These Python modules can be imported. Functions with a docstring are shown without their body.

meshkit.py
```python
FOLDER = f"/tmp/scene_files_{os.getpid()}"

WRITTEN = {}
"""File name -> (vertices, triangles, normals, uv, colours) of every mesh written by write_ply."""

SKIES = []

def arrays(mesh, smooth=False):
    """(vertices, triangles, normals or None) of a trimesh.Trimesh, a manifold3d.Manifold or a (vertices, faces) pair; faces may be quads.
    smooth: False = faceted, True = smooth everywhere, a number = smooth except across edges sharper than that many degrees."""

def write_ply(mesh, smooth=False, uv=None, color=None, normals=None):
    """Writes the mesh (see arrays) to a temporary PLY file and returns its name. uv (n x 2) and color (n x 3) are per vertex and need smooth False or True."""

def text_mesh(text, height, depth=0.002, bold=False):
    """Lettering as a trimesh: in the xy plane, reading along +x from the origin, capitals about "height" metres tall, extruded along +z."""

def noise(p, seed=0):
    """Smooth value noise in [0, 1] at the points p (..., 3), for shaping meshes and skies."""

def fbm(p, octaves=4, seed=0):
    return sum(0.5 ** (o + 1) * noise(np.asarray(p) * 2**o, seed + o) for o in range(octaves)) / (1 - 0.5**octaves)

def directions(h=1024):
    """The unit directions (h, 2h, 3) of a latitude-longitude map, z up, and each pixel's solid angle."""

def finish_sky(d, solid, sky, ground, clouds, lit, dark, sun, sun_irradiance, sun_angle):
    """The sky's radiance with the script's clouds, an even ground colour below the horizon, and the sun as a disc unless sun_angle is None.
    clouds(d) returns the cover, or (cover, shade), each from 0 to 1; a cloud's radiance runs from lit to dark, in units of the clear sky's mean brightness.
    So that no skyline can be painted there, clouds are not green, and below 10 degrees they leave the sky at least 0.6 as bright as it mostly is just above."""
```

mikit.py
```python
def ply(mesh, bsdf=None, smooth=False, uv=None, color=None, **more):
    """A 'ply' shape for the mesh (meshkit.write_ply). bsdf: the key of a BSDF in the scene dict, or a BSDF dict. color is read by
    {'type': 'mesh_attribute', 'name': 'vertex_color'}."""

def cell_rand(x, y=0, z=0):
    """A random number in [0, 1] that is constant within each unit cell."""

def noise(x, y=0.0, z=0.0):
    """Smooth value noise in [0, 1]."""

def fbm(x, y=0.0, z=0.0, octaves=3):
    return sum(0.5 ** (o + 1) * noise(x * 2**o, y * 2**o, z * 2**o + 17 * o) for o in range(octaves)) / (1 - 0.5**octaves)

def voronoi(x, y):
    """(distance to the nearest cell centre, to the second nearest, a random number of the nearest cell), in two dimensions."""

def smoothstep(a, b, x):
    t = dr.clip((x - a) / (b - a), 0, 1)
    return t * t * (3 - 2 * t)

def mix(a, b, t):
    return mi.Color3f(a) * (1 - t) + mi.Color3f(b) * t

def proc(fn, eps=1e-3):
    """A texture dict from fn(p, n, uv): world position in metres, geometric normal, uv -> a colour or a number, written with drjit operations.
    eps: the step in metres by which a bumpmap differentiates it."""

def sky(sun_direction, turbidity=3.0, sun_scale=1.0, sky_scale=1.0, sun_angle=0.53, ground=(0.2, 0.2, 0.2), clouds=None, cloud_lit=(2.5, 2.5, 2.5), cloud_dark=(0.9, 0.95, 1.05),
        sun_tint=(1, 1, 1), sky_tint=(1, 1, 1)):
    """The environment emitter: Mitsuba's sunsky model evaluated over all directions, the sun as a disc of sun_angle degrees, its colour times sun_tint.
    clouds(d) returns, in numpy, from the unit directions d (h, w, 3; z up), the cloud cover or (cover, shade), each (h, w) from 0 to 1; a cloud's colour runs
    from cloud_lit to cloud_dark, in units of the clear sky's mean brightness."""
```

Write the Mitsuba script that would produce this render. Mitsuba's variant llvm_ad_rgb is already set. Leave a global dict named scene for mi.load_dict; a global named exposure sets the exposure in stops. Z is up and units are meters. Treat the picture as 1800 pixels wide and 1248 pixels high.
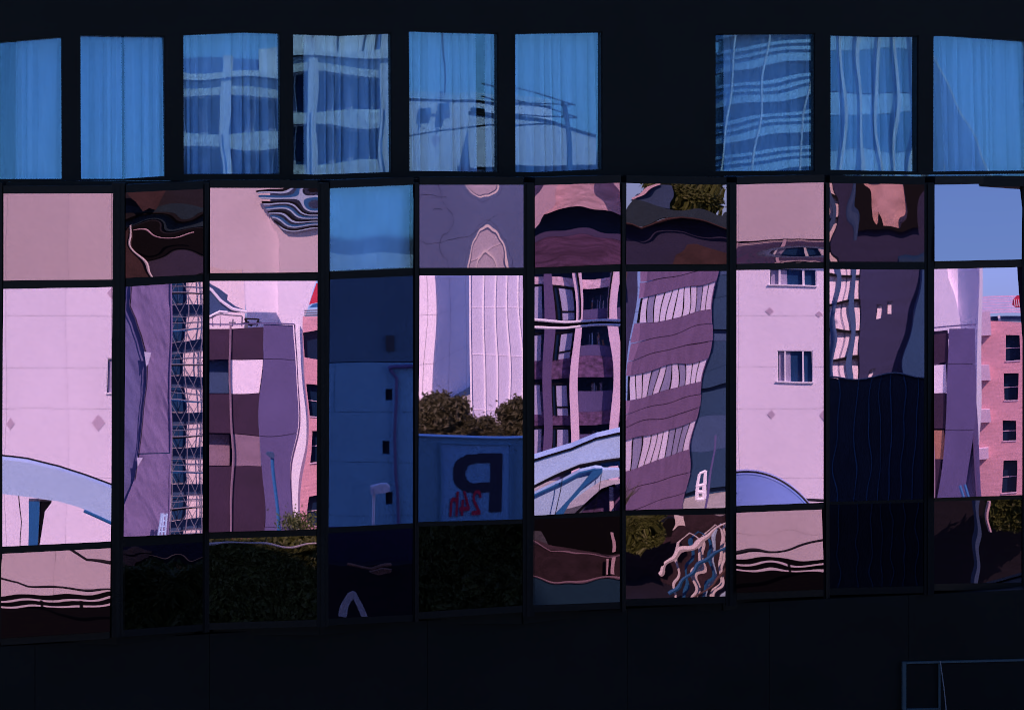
import math, random
import numpy as np, trimesh, mitsuba as mi, drjit as dr
import shapely.geometry as sg
import mikit, meshkit

rng = np.random.default_rng(7)
scene, labels = {'type': 'scene'}, {}

# ------------------------------------------------------------------ camera, sky, exposure
CAM = np.array([0.0, -30.0, 15.0])
TAN = 0.225                      # half width of the picture at one metre
YH = 265.0                       # photograph row of the horizon (1800 x 1248 photograph)
scene['camera'] = {'type': 'perspective', 'fov': math.degrees(2 * math.atan(TAN)), 'fov_axis': 'x', 'near_clip': 0.5, 'far_clip': 6000.0,
                   'principal_point_offset_x': 0.0, 'principal_point_offset_y': -(YH - 624) / 1248,
                   'to_world': mi.ScalarTransform4f().look_at(CAM.tolist(), [0, 0, 15.0], [0, 0, 1])}
SUN = np.array([-0.30, 0.95, 0.80])
SUN = SUN / np.linalg.norm(SUN)
scene['sky'] = mikit.sky(SUN.tolist(), turbidity=2.6, sun_tint=(1.0, 1.0, 1.0), sky_tint=(0.95, 1.22, 1.58), ground=(0.14, 0.14, 0.15))
exposure = 1.85

# ------------------------------------------------------------------ materials
def mat(name, color, rough=0.7, metallic=0.0, spec=0.4, grain=0.0, scale=3.0, stretch=(1, 1, 1)):
    c = np.asarray(color, float)
    base = {'type': 'rgb', 'value': c.tolist()}
    if grain:
        def fn(p, n, uv, c=c, grain=grain, scale=scale, st=stretch):
            v = mikit.fbm(p.x * scale * st[0], p.y * scale * st[1], p.z * scale * st[2], 3)
            return mi.Color3f(*[float(k) for k in c]) * (1 + grain * 2 * (v - 0.5))
        base = mikit.proc(fn)
    scene[name] = {'type': 'twosided', 'b': {'type': 'principled', 'base_color': base, 'roughness': rough, 'metallic': metallic, 'specular': spec}}
    return name

def mirror(name, tint):
    scene[name] = {'type': 'conductor', 'material': 'none', 'specular_reflectance': {'type': 'rgb', 'value': list(tint)}}
    return name

mirror('pink_mirror', (0.70, 0.51, 0.80))
mirror('rose_mirror', (0.43, 0.275, 0.375))
mirror('blue_mirror', (0.39, 0.33, 0.47))
scene['blue_glass'] = {'type': 'thindielectric', 'int_ior': 2.0, 'ext_ior': 1.0,
                       'specular_reflectance': {'type': 'rgb', 'value': [0.30, 0.63, 1.0]},
                       'specular_transmittance': {'type': 'rgb', 'value': [0.57, 0.78, 1.0]}}
mat('black_cladding', (0.004, 0.004, 0.005), 0.55, spec=0.14, grain=0.5, scale=1.3)
mat('black_frame', (0.004, 0.004, 0.006), 0.4, spec=0.14)
mat('room_dark', (0.02, 0.02, 0.025), 0.9)
mat('curtain_cloth', (0.76, 0.76, 0.78), 0.95, spec=0.0, grain=0.08, scale=2.0, stretch=(9, 9, 0.6))
mat('blind_cloth', (0.84, 0.86, 0.92), 0.95, spec=0.0, grain=0.22, scale=2.2, stretch=(1.5, 1.5, .7))
mat('bounce_concrete', (0.27, 0.265, 0.26), 0.9, grain=0.2, scale=1)  # made pale so that sunlit ground bounces light onto the curtains
mat('light_lifted_tile', (0.86, 0.79, 0.88), 0.6, grain=0.10, scale=0.45, stretch=(1, 1, .35))  # white tile lightened to offset the weak sun on these faces
mat('asphalt', (0.05, 0.05, 0.053), 0.9, grain=0.4, scale=6)
mat('pavement_stone', (0.12, 0.115, 0.11), 0.9, grain=0.3, scale=5)
mat('white_tile', (0.76, 0.71, 0.80), 0.6, grain=0.10, scale=0.45, stretch=(1, 1, .35))
mat('rose_tile', (0.50, 0.40, 0.50), 0.6, grain=0.1, scale=8)
mat('white_render', (0.74, 0.70, 0.78), 0.8, grain=0.06, scale=0.5)
mat('warm_render', (0.78, 0.68, 0.70), 0.8, grain=0.06, scale=0.5)
mat('grey_panel', (0.48, 0.48, 0.62), 0.6, grain=0.05, scale=0.6)
mat('salmon_brick', (0.52, 0.26, 0.25), 0.85, grain=0.22, scale=2.2, stretch=(1, 1, 6))
mat('slate_wall', (0.105, 0.09, 0.215), 0.42, spec=0.5, grain=0.16, scale=1.1, stretch=(1, 1, .5))
mat('plum_parapet', (0.032, 0.014, 0.042), 0.7, grain=0.3, scale=1.0)
mat('brown_tile', (0.19, 0.12, 0.215), 0.6, grain=0.22, scale=1.6, stretch=(2, 2, .4))
mat('net_purple', (0.18, 0.145, 0.285), 0.9, grain=0.14, scale=1.5)
mat('net_blue', (0.11, 0.115, 0.26), 0.9, grain=0.14, scale=1.5)
mat('pebble_purple', (0.10, 0.055, 0.13), 0.9, grain=0.9, scale=6)  # shade on the lower parapets is put into this colour
mat('pebble_pink', (0.60, 0.44, 0.52), 0.9, grain=0.5, scale=6)
mat('pebble_white', (0.62, 0.62, 0.64), 0.9, grain=0.55, scale=5)
mat('pink_column', (0.66, 0.50, 0.60), 0.7, grain=0.08, scale=1.5)
mat('plum_column', (0.09, 0.06, 0.15), 0.7, grain=0.1, scale=1.5)
mat('slab_navy', (0.07, 0.06, 0.16), 0.7, grain=0.1, scale=1)
mat('dark_glass', (0.006, 0.02, 0.05), 0.12, spec=0.6)
mat('navy_glass', (0.012, 0.05, 0.13), 0.2, spec=0.5)
mat('blind', (0.74, 0.66, 0.75), 0.8, grain=0.1, scale=4, stretch=(4, 4, .3))
mat('grey_blind', (0.30, 0.29, 0.42), 0.8, grain=0.2, scale=4, stretch=(4, 4, .3))
mat('net_curtain', (0.36, 0.36, 0.52), 0.9, grain=0.25, scale=5, stretch=(3, 3, .2))
mat('white_paint', (0.78, 0.76, 0.80), 0.5)
mat('pale_blue_paint', (0.42, 0.62, 0.84), 0.5, grain=0.05, scale=1)  # on the footbridge girder it also carries a skylight tint
mat('blue_paint', (0.02, 0.13, 0.32), 0.45)
mat('black_metal', (0.004, 0.004, 0.006), 0.5, spec=0.15)
mat('steel_pipe', (0.20, 0.20, 0.26), 0.5, metallic=0.3)
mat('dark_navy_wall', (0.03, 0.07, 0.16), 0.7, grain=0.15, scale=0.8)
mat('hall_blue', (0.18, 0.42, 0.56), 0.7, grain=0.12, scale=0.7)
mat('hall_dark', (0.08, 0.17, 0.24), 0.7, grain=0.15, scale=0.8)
mat('timber_dark', (0.012, 0.012, 0.022), 0.7, grain=0.3, scale=2, stretch=(.3, .3, 4))
mat('rust_brown', (0.30, 0.16, 0.12), 0.8, grain=0.4, scale=4)
mat('pane_black', (0.004, 0.004, 0.006), 0.3, spec=0.25)
mat('vent_grey', (0.05, 0.06, 0.07), 0.7)
mat('awning_brown', (0.05, 0.027, 0.028), 0.8, grain=0.5, scale=3)
mat('board_violet', (0.04, 0.035, 0.08), 0.7, grain=0.2, scale=2)
mat('teal_dark', (0.012, 0.035, 0.055), 0.5, grain=0.3, scale=2)
mat('navy_wall', (0.10, 0.19, 0.42), 0.7, grain=0.12, scale=0.7)
mat('sign_blue', (0.15, 0.35, 0.46), 0.5)
mat('sign_blue_light', (0.20, 0.45, 0.66), 0.5)
mat('sign_dark', (0.03, 0.035, 0.06), 0.5)
mat('sign_red', (0.55, 0.03, 0.07), 0.5)
mat('bark', (0.07, 0.05, 0.035), 0.9, grain=0.3, scale=6)
mat('leaf_olive', (0.046, 0.045, 0.018), 0.6, grain=0.8, scale=9)
mat('leaf_green', (0.07, 0.095, 0.02), 0.6, grain=0.5, scale=5)
mat('purple_wall', (0.020, 0.022, 0.072), 0.7, grain=0.2, scale=1.2, stretch=(.4, .4, 3))
mat('dark_panel_paint', (0.014, 0.022, 0.036), 0.55, grain=0.3, scale=2)
mat('panel_seam_blue', (0.03, 0.10, 0.19), 0.5)
mat('orange_wall', (0.42, 0.20, 0.14), 0.8, grain=0.2, scale=2)
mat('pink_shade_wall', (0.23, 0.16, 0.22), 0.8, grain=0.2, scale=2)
mat('band_blue', (0.10, 0.26, 0.48), 0.4)
mat('stained_panel', (0.55, 0.36, 0.38), 0.8, grain=0.5, scale=1.6)
mat('rust_shade', (0.10, 0.06, 0.06), 0.8, grain=0.3, scale=3)
mat('gable_blue', (0.006, 0.04, 0.10), 0.6, grain=0.1, scale=1)
mat('planter_brown', (0.032, 0.019, 0.029), 0.9, grain=0.6, scale=6)
mat('rose_brick', (0.64, 0.33, 0.37), 0.85, grain=0.22, scale=2.2, stretch=(1, 1, 6))
mat('base_blue', (0.008, 0.05, 0.10), 0.6)
mat('pyramid_blue', (0.16, 0.30, 0.55), 0.5, grain=0.06, scale=.5)
mat('roof_pink', (0.56, 0.40, 0.54), 0.7, grain=0.15, scale=3)

# ------------------------------------------------------------------ naming
def key_for(name):
    if name not in scene and name not in labels and not any(k.startswith(name + '__') for k in scene):
        return name
    i = 1
    while True:
        k = f'{name}_{i:03d}'
        if k not in scene and k not in labels:
            return k
        i += 1

def tag(key, label=None, cat=None, group=None, kind=None):
    d = labels.setdefault(key, {})
    for k, v in (('label', label), ('category', cat), ('group', group), ('kind', kind)):
        if v:
            d[k] = v

def thing(name, label, cat, group=None):
    key = key_for(name)
    tag(key, label, cat, group)
    return key

def obj(name, mesh, bsdf, parent=None, label=None, cat=None, group=None, kind=None, smooth=False):
    full = f'{parent}__{name}' if parent else name
    key = key_for(full)
    scene[key] = mikit.ply(mesh, bsdf, smooth=smooth)
    if label or cat or group or kind:
        tag(key, label, cat, group, kind)
    return key

# ------------------------------------------------------------------ mesh helpers (local: u right, d away from the mirror, z up)
def box(a, b):
    a, b = np.minimum(a, b), np.maximum(a, b)
    m = trimesh.creation.box(extents=np.maximum(b - a, 1e-4))
    m.apply_translation((a + b) / 2)
    return m

def cat(*ms):
    flat = []
    for m in ms:
        flat += m if isinstance(m, list) else [m]
    return trimesh.util.concatenate(flat)

def tube(pts, r, sides=6):
    pts = np.asarray(pts, float)
    t = np.gradient(pts, axis=0)
    t /= np.linalg.norm(t, axis=1, keepdims=True) + 1e-12
    ref = np.where(np.abs(t[:, 2:]) < 0.9, [[0, 0, 1.0]], [[1.0, 0, 0]])
    a = np.cross(t, ref); a /= np.linalg.norm(a, axis=1, keepdims=True)
    b = np.cross(t, a)
    an = np.arange(sides) * 2 * math.pi / sides
    rr = np.broadcast_to(r, (len(pts),))[:, None, None]
    v = pts[:, None] + rr * (np.cos(an)[None, :, None] * a[:, None] + np.sin(an)[None, :, None] * b[:, None])
    n = len(pts)
    f = []
    for i in range(n - 1):
        for j in range(sides):
            p, q = i * sides + j, i * sides + (j + 1) % sides
            f += [[p, q, q + sides], [p, q + sides, p + sides]]
    v = v.reshape(-1, 3)
    c0, c1 = len(v), len(v) + 1
    v = np.vstack([v, pts[0], pts[-1]])
    for j in range(sides):
        f += [[c0, (j + 1) % sides, j], [c1, (n - 1) * sides + j, (n - 1) * sides + (j + 1) % sides]]
    return trimesh.Trimesh(v, f, process=False)

def extrude_y(poly, d0, d1):
    """A polygon in (u, z) made solid between the depths d0 and d1."""
    geoms = [g for g in (poly.geoms if hasattr(poly, 'geoms') else [poly])]
    ms = []
    for g in geoms:
        m = trimesh.creation.extrude_polygon(g, abs(d1 - d0), engine='earcut')
        v = np.array(m.vertices)
        ms.append(trimesh.Trimesh(np.stack([v[:, 0], min(d0, d1) + v[:, 2], v[:, 1]], 1), np.array(m.faces)[:, ::-1], process=False))
    return cat(ms)

def grid_solid(P):
    """A closed thin solid from a grid of points P (ny, nx, 3) and the same grid Q behind it."""
    ny, nx = P.shape[:2]
    idx = np.arange(ny * nx).reshape(ny, nx)
    a, b, c, d = idx[:-1, :-1].ravel(), idx[:-1, 1:].ravel(), idx[1:, 1:].ravel(), idx[1:, :-1].ravel()
    f = np.vstack([np.stack([a, b, c], 1), np.stack([a, c, d], 1)])
    return P.reshape(-1, 3), f

# ------------------------------------------------------------------ the folded mirror front: corners as surveyed
# columns of the mirror band: azimuth in degrees towards which each column looks back at the street
COLS = [  # spandrel TL TR BR BL, tall TL TR BR BL, low TL TR BR BL  (photograph pixels)
 [(6.2,340.3),(198.7,339.7),(198.2,491),(6.2,492.8), (5.6,507.7),(198,504.4),(195,950.7),(3,960), (2,972.7),(194.4,962.7),(193,1109),(1.5,1121)],
 [(221,338.5),(357,332),(357,482),(221,488.5), (221,503.8),(357,495),(356,936.6),(217.6,942.6), (216.4,960.7),(356,952),(356,1096),(217,1106)],
 [(369.2,330.3),(558.7,330.8),(558.7,478.2),(369.2,480), (368.7,493.6),(558,493.6),(556.4,929.4),(367.2,934.6), (367,946.6),(556,940.6),(557,1088),(367,1094)],
 [(580,330.8),(726.7,324.9),(726,470.5),(580,477), (580,491),(726.7,484.6),(725.5,918.6),(577,926.6), (576.4,936.6),(725.5,927.8),(725,1079),(577,1086)],
 [(737.4,324.9),(920,324.9),(920,470),(737.4,470.5), (737.4,483.8),(919.5,483.8),(918.4,911.8),(735.2,916.6), (735,924.6),(918,919.8),(918,1063),(735,1075)],
 [(940,325.6),(1091,321.3),(1090.5,464),(940,470), (940,482),(1090.5,477),(1089.5,896.5),(939.2,905.4), (938.4,911.8),(1089.5,906.6),(1089.5,1057),(937.6,1063)],
 [(1101,321.8),(1277,324.9),(1277,464),(1100.5,464.6), (1100.5,477),(1277,476.4),(1275,891.7),(1100,895.8), (1100,905.4),(1275,903.4),(1275,1047),(1100,1052)],
 [(1294.9,324.4),(1448.5,320.5),(1448.5,460),(1295,463.6), (1294,474.9),(1448,471.3),(1447.5,882.5),(1294.4,888.5), (1294.4,900.6),(1447.5,894.5),(1447.5,1035),(1294.4,1041)],
 [(1458.5,321.8),(1625.6,324.4),(1625.6,460),(1458.5,459.5), (1458.5,473),(1625.6,473.6),(1623.2,876.5),(1458,881.3), (1458,886.5),(1623,882.5),(1623,1029),(1458,1033)],
 [(1643,324.4),(1797,321.8),(1796,455.6),(1643,459), (1642,473),(1797.4,469.2),(1796.8,869.3),(1641.7,874.5), (1641.7,880.5),(1797,876.5),(1797,1023),(1641.7,1025)],
]
AZ = [-20, 49, -8, 54, 4, 60, 16, 67, 28, 75]
#   extra (azimuth, elevation in photograph rows) of the spandrel / tall / low panes
AIM = {'S': [(0, 0), (-4, 0), (0, 330), (0, 150), (0, 60), (0, 195), (-5, 130), (0, 0), (0.7, 0), (0, 480)],
       'T': [(0, 0), (0, 200), (0, 290), (0, 0), (0, 60), (0, 150), (0, 160), (0, 0), (0, 0), (0, 300)],
       'B': [(-5, 160), (0, 0), (0, 0), (0, 0), (0, 0), (0, 0), (0, 0), (4.5, 160), (0, 0), (0, 0)]}

def ray(x, y):
    return np.array([(x - 900) / 900 * TAN, 1.0, -(y - YH) / 900 * TAN])

def unit(v):
    return np.asarray(v, float) / np.linalg.norm(v)

class Pane:
    """One flat pane: its plane (P, n), its corners, and the street direction it looks back to."""
    def __init__(self, corners, P, az, elev_rows):
        self.px = np.array(corners, float)
        self.cx, self.cy = self.px.mean(0)
        self.P = P
        v = unit(P - CAM)
        az = math.radians(az)
        rise = v[2] / math.hypot(v[0], v[1]) + elev_rows * TAN / 900
        self.r = unit([math.sin(az), -math.cos(az), rise])
        self.n = unit(self.r - v)
        self.a = np.array([math.sin(az), -math.cos(az), 0.0])
        self.e = np.array([math.cos(az), math.sin(az), 0.0])
        self.s = unit(np.cross([0, 0, 1.0], self.n)) * -1
        if self.s[0] < 0: self.s = -self.s
        self.t = np.cross(self.n, self.s)
        if self.t[2] < 0: self.t = -self.t
        self.M = np.eye(4)
        self.M[:3, 0], self.M[:3, 1], self.M[:3, 2] = self.e, self.a, [0, 0, 1]
        self.M[:3, 3] = [P[0], P[1], 0]
    def hit(self, x, y):
        v = ray(x, y)
        return CAM + v * ((self.P - CAM) @ self.n) / (v @ self.n)
    def uz(self, x, y, d):
        """Where, at the distance d from the glass, the street shows at this row and column: (u, z) in metres."""
        Q = self.hit(x, y)
        v = unit(Q - CAM)
        r = v - 2 * (v @ self.n) * self.n
        X = Q + r * (d - (Q - self.P) @ self.a) / (r @ self.a)
        return (X - self.P) @ self.e, X[2]
    def pt(self, x, y, d):
        u, z = self.uz(x, y, d)
        return np.array([u, d, z])
    # --- solids in the street, in this pane's local frame
    def put(self, m):
        m = m.copy(); m.apply_transform(self.M); return m
    def box(self, x0, x1, y0, y1, d, thick):
        xm, ym = (x0 + x1) / 2, (y0 + y1) / 2
        return box([self.uz(x0, ym, d)[0], d, self.uz(xm, y0, d)[1]], [self.uz(x1, ym, d)[0], d + thick, self.uz(xm, y1, d)[1]])
    def poly(self, pts, d, thick):
        return extrude_y(sg.Polygon([self.uz(x, y, d) for x, y in pts]).buffer(0), d, d + thick)
    def line(self, pts, d, r, sides=6):
        return tube([self.pt(x, y, d) for x, y in pts], r, sides)

def mirror_mesh(pane, phi, step=0.022, ratio=1.5):
    """The pane as a fine sheet bent by the height field that the potential phi (photograph pixels, from the centre) stands for; the bends are parts of a millimetre."""
    c = [pane.hit(x, y) for x, y in pane.px]
    w, h = np.linalg.norm(c[1] - c[0]), np.linalg.norm(c[3] - c[0])
    nx, ny = max(12, int(w / step)), max(12, int(h / step))
    U, V = np.meshgrid(np.linspace(0, 1, nx), np.linspace(0, 1, ny))
    U, V = U[..., None], V[..., None]
    X = (1 - V) * ((1 - U) * c[0] + U * c[1]) + V * ((1 - U) * c[3] + U * c[2])
    px = (1 - V) * ((1 - U) * pane.px[0] + U * pane.px[1]) + V * ((1 - U) * pane.px[3] + U * pane.px[2])
    hgt = -phi(px[..., 0] - pane.cx, px[..., 1] - pane.cy) * 0.0075 * (TAN / 900) * ratio / 2
    hgt = hgt - hgt.mean()
    X = X + hgt[..., None] * pane.n
    v, f = grid_solid(X)
    return trimesh.Trimesh(v, f[:, ::-1], process=False)

def ripple(seed, amp=5.0, lx=120.0, ly=170.0, n=7):
    """A rolling waviness: lookups wander by about amp pixels."""
    r = np.random.default_rng(seed)
    terms = []
    for i in range(n):
        kx = 2 * math.pi / (lx * r.uniform(0.7, 2.2)) * r.choice([-1, 1])
        ky = 2 * math.pi / (ly * r.uniform(0.6, 2.0))
        terms.append((kx, ky, r.uniform(0, 6.28), amp * r.uniform(0.6, 1.2) / math.hypot(kx, ky)))
    return lambda x, y: sum(a * np.sin(kx * x + ky * y + p) for kx, ky, p, a in terms) / math.sqrt(n / 2)

def add(*fs):
    return lambda x, y: sum(f(x, y) for f in fs)

def magnify(mx, my, x0=0, y0=0):
    return lambda x, y: -(1 - 1 / mx) * (x - x0) ** 2 / 2 - (1 - 1 / my) * (y - y0) ** 2 / 2

def bump(x0, y0, sx, sy, amp):
    """A dent: amp is the largest lookup shift in pixels."""
    return lambda x, y: amp * 1.65 * max(sx, sy) * np.exp(-((x - x0) / sx) ** 2 / 2 - ((y - y0) / sy) ** 2 / 2)

def spike(x0, sx, a):
    """A pointed dent: sideways lookup a(y), strongest at x0."""
    return lambda x, y: a(y) * sx * np.tanh((x - x0) / sx)

def twist(c):
    return lambda x, y: c * x * y

# planes of the columns, chained from left to right through the folds
panes = {}
edge = 28.5
folds = []
for i, c in enumerate(COLS):
    xl, xr = (c[4][0] + c[7][0]) / 2, (c[5][0] + c[6][0]) / 2
    view = math.degrees(math.atan(((xl + xr) / 2 - 900) / 900 * TAN))
    yaw = math.radians((AZ[i] - view) / 2)
    L = np.array([(xl - 900) / 900 * TAN * edge, edge])
    k = (xr - 900) / 900 * TAN
    s = (L[0] - k * L[1]) / (k * math.sin(yaw) - math.cos(yaw))
    R = L + s * np.array([math.cos(yaw), math.sin(yaw)])
    folds.append((L, R, yaw))
    edge = R[1] + (0.03 if i % 2 == 0 else 0.05)
    n0 = np.array([math.sin(yaw), -math.cos(yaw)])
    for j, row in enumerate('STB'):
        q = c[4 * j:4 * j + 4]
        cx, cy = np.mean(q, axis=0)
        v = ray(cx, cy)
        tt = (L @ n0) / (v[:2] @ n0)
        # a leaning pane is hung forward so that its recessed edge still meets the front of its frame
        half = (q[3][1] - q[0][1]) / 2 * 0.0075, (q[1][0] - q[0][0]) / 2 * 0.0075
        lean = half[0] * abs(AIM[row][i][1]) * TAN / 1800 + half[1] * math.radians(abs(AIM[row][i][0])) / 2
        P = CAM + v * (tt - lean - 0.01)
        panes[row, i + 1] = Pane(q, P, AZ[i] + AIM[row][i][0], AIM[row][i][1])

WINDOWS = {  # upper windows: corners, azimuth, elevation rows
 1: ([(-14, 72), (110, 63), (111, 316), (-14, 316)], 16, 300), 2: ([(140, 60), (290, 62), (291, 311), (141, 316)], 19, 330),
 3: ([(321, 60), (493, 57), (494, 307), (322, 307)], 23, 50), 4: ([(514, 58), (688, 57), (689, 304), (514, 308)], 25, 0),
 5: ([(718, 53), (876, 57), (876, 303), (718, 302)], 29, 0), 6: ([(905, 58), (1059, 55), (1059, 299), (905, 304)], 31, 0),
 8: ([(1258, 58), (1433, 58), (1432, 301), (1258, 302)], 33.0, 60), 9: ([(1460, 60), (1615, 63), (1614, 303), (1460, 300)], 39, 60),
 10: ([(1641, 61), (1815, 70), (1815, 301), (1640, 303)], 45.5, 110)}
WALL_YAW = math.radians(14.5)
WP = np.array([(0 - 900) / 900 * TAN * 28.7, 28.7])       # a point of the upper wall plane (from the camera)
wn = np.array([math.sin(WALL_YAW), -math.cos(WALL_YAW)])
def wall_hit(x, y, back=0.0):
    v = ray(x, y)
    return CAM + v * ((WP @ wn - back) / (v[:2] @ wn))
for k, (q, az, el) in WINDOWS.items():
    cx, cy = np.mean(q, axis=0)
    panes['W', k] = Pane(q, wall_hit(cx, cy, 0.10), az, el)
panes['V', 4] = panes['S', 4]
T1, T2, T3, T4, T5, T6, T7, T8, T9, T10 = [panes['T', i] for i in range(1, 11)]

# ------------------------------------------------------------------ ground
obj('ground', box([-1500, -1500, -0.5], [1500, 1500, 0.0]), 'bounce_concrete', kind='structure')
obj('road', box([-400, -44, 0.0035], [400, -6.6, 0.004]), 'asphalt', kind='structure')
obj('pavement', box([-40, -6.5, 0.004], [30, 20, 0.14]), 'pavement_stone', kind='structure')

# ------------------------------------------------------------------ the mirror-glass building
def hexa(front, back):
    v = np.vstack([front, back])
    f = [[0, 1, 2], [0, 2, 3], [4, 6, 5], [4, 7, 6], [0, 4, 5], [0, 5, 1], [1, 5, 6], [1, 6, 2], [2, 6, 7], [2, 7, 3], [3, 7, 4], [3, 4, 0]]
    return trimesh.Trimesh(v, f, process=False)

def prism(foot, z0, z1):
    m = trimesh.creation.extrude_polygon(sg.Polygon(foot), z1 - z0, engine='earcut')
    m.apply_translation([0, 0, z0])
    return m

B = thing('office_building', 'black office building with folded rows of mirrored glass panes below blue curtained windows', 'building')
W = lambda p: np.array([p[0], p[1] - 30.0])               # depth from the camera -> world y
def zrow(y, depth):
    return 15.0 - (y - YH) / 900 * TAN * depth

def wall_uv(X):
    return (X - np.array([WP[0], WP[1] - 30.0, 0])) @ np.array([math.cos(WALL_YAW), math.sin(WALL_YAW), 0])
WE = np.array([math.cos(WALL_YAW), math.sin(WALL_YAW), 0.0])
WN = np.array([wn[0], wn[1], 0.0])
WO = np.array([WP[0], WP[1] - 30.0, 0.0])
def wall_solid(poly, back0, back1):
    m = extrude_y(poly, 0, abs(back1 - back0))
    T = np.eye(4); T[:3, 0], T[:3, 1], T[:3, 2] = WE, -WN, [0, 0, 1]; T[:3, 3] = WO - WN * back0
    m.apply_transform(T)
    return m
def wall_px(pts, back=0.0):
    out = []
    for x, y in pts:
        X = wall_hit(x, y, back)
        out.append((float(wall_uv(X)), float(X[2])))
    return out

TOP = 34.0
sill_z = [zrow(319, 28.7), zrow(306, 31.9)]
uR = wall_uv(wall_hit(1800, 300))
outer = sg.Polygon([(-19, sill_z[0]), (0, sill_z[0]), (uR, sill_z[1]), (uR + 11, sill_z[1]), (uR + 11, TOP), (-19, TOP)])
openings = {1: [(-14, 73), (27, 70), (110, 63), (111, 316), (-14, 316.5)], 2: [(140, 60), (208, 61.5), (290, 62.5), (291.5, 311), (215, 316), (141, 316)],
            3: [(321, 60), (430, 55), (493, 57), (494, 307), (322, 307.5)], 4: [(514, 58), (600, 61), (688, 57), (689.5, 304), (560, 308.5), (515, 307.5)],
            5: [(718, 53), (800, 56), (876, 57.5), (876.5, 303.5), (719, 302)], 6: [(905, 58), (1059, 55), (1059.5, 299), (935, 304.5), (905, 303.5)],
            8: [(1258, 59), (1433, 58), (1432.5, 301), (1258, 302.5)], 9: [(1460, 60), (1550, 63), (1615, 62.5), (1614, 303), (1460, 300)],
            10: [(1641, 61), (1672, 61.5), (1815, 71), (1815, 301), (1640, 303)]}
holes = sg.MultiPolygon([sg.Polygon(wall_px(q)) for q in openings.values()])
obj('upper_wall', wall_solid(outer.difference(holes), 0.0, 0.22), 'black_cladding', B)

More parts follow.
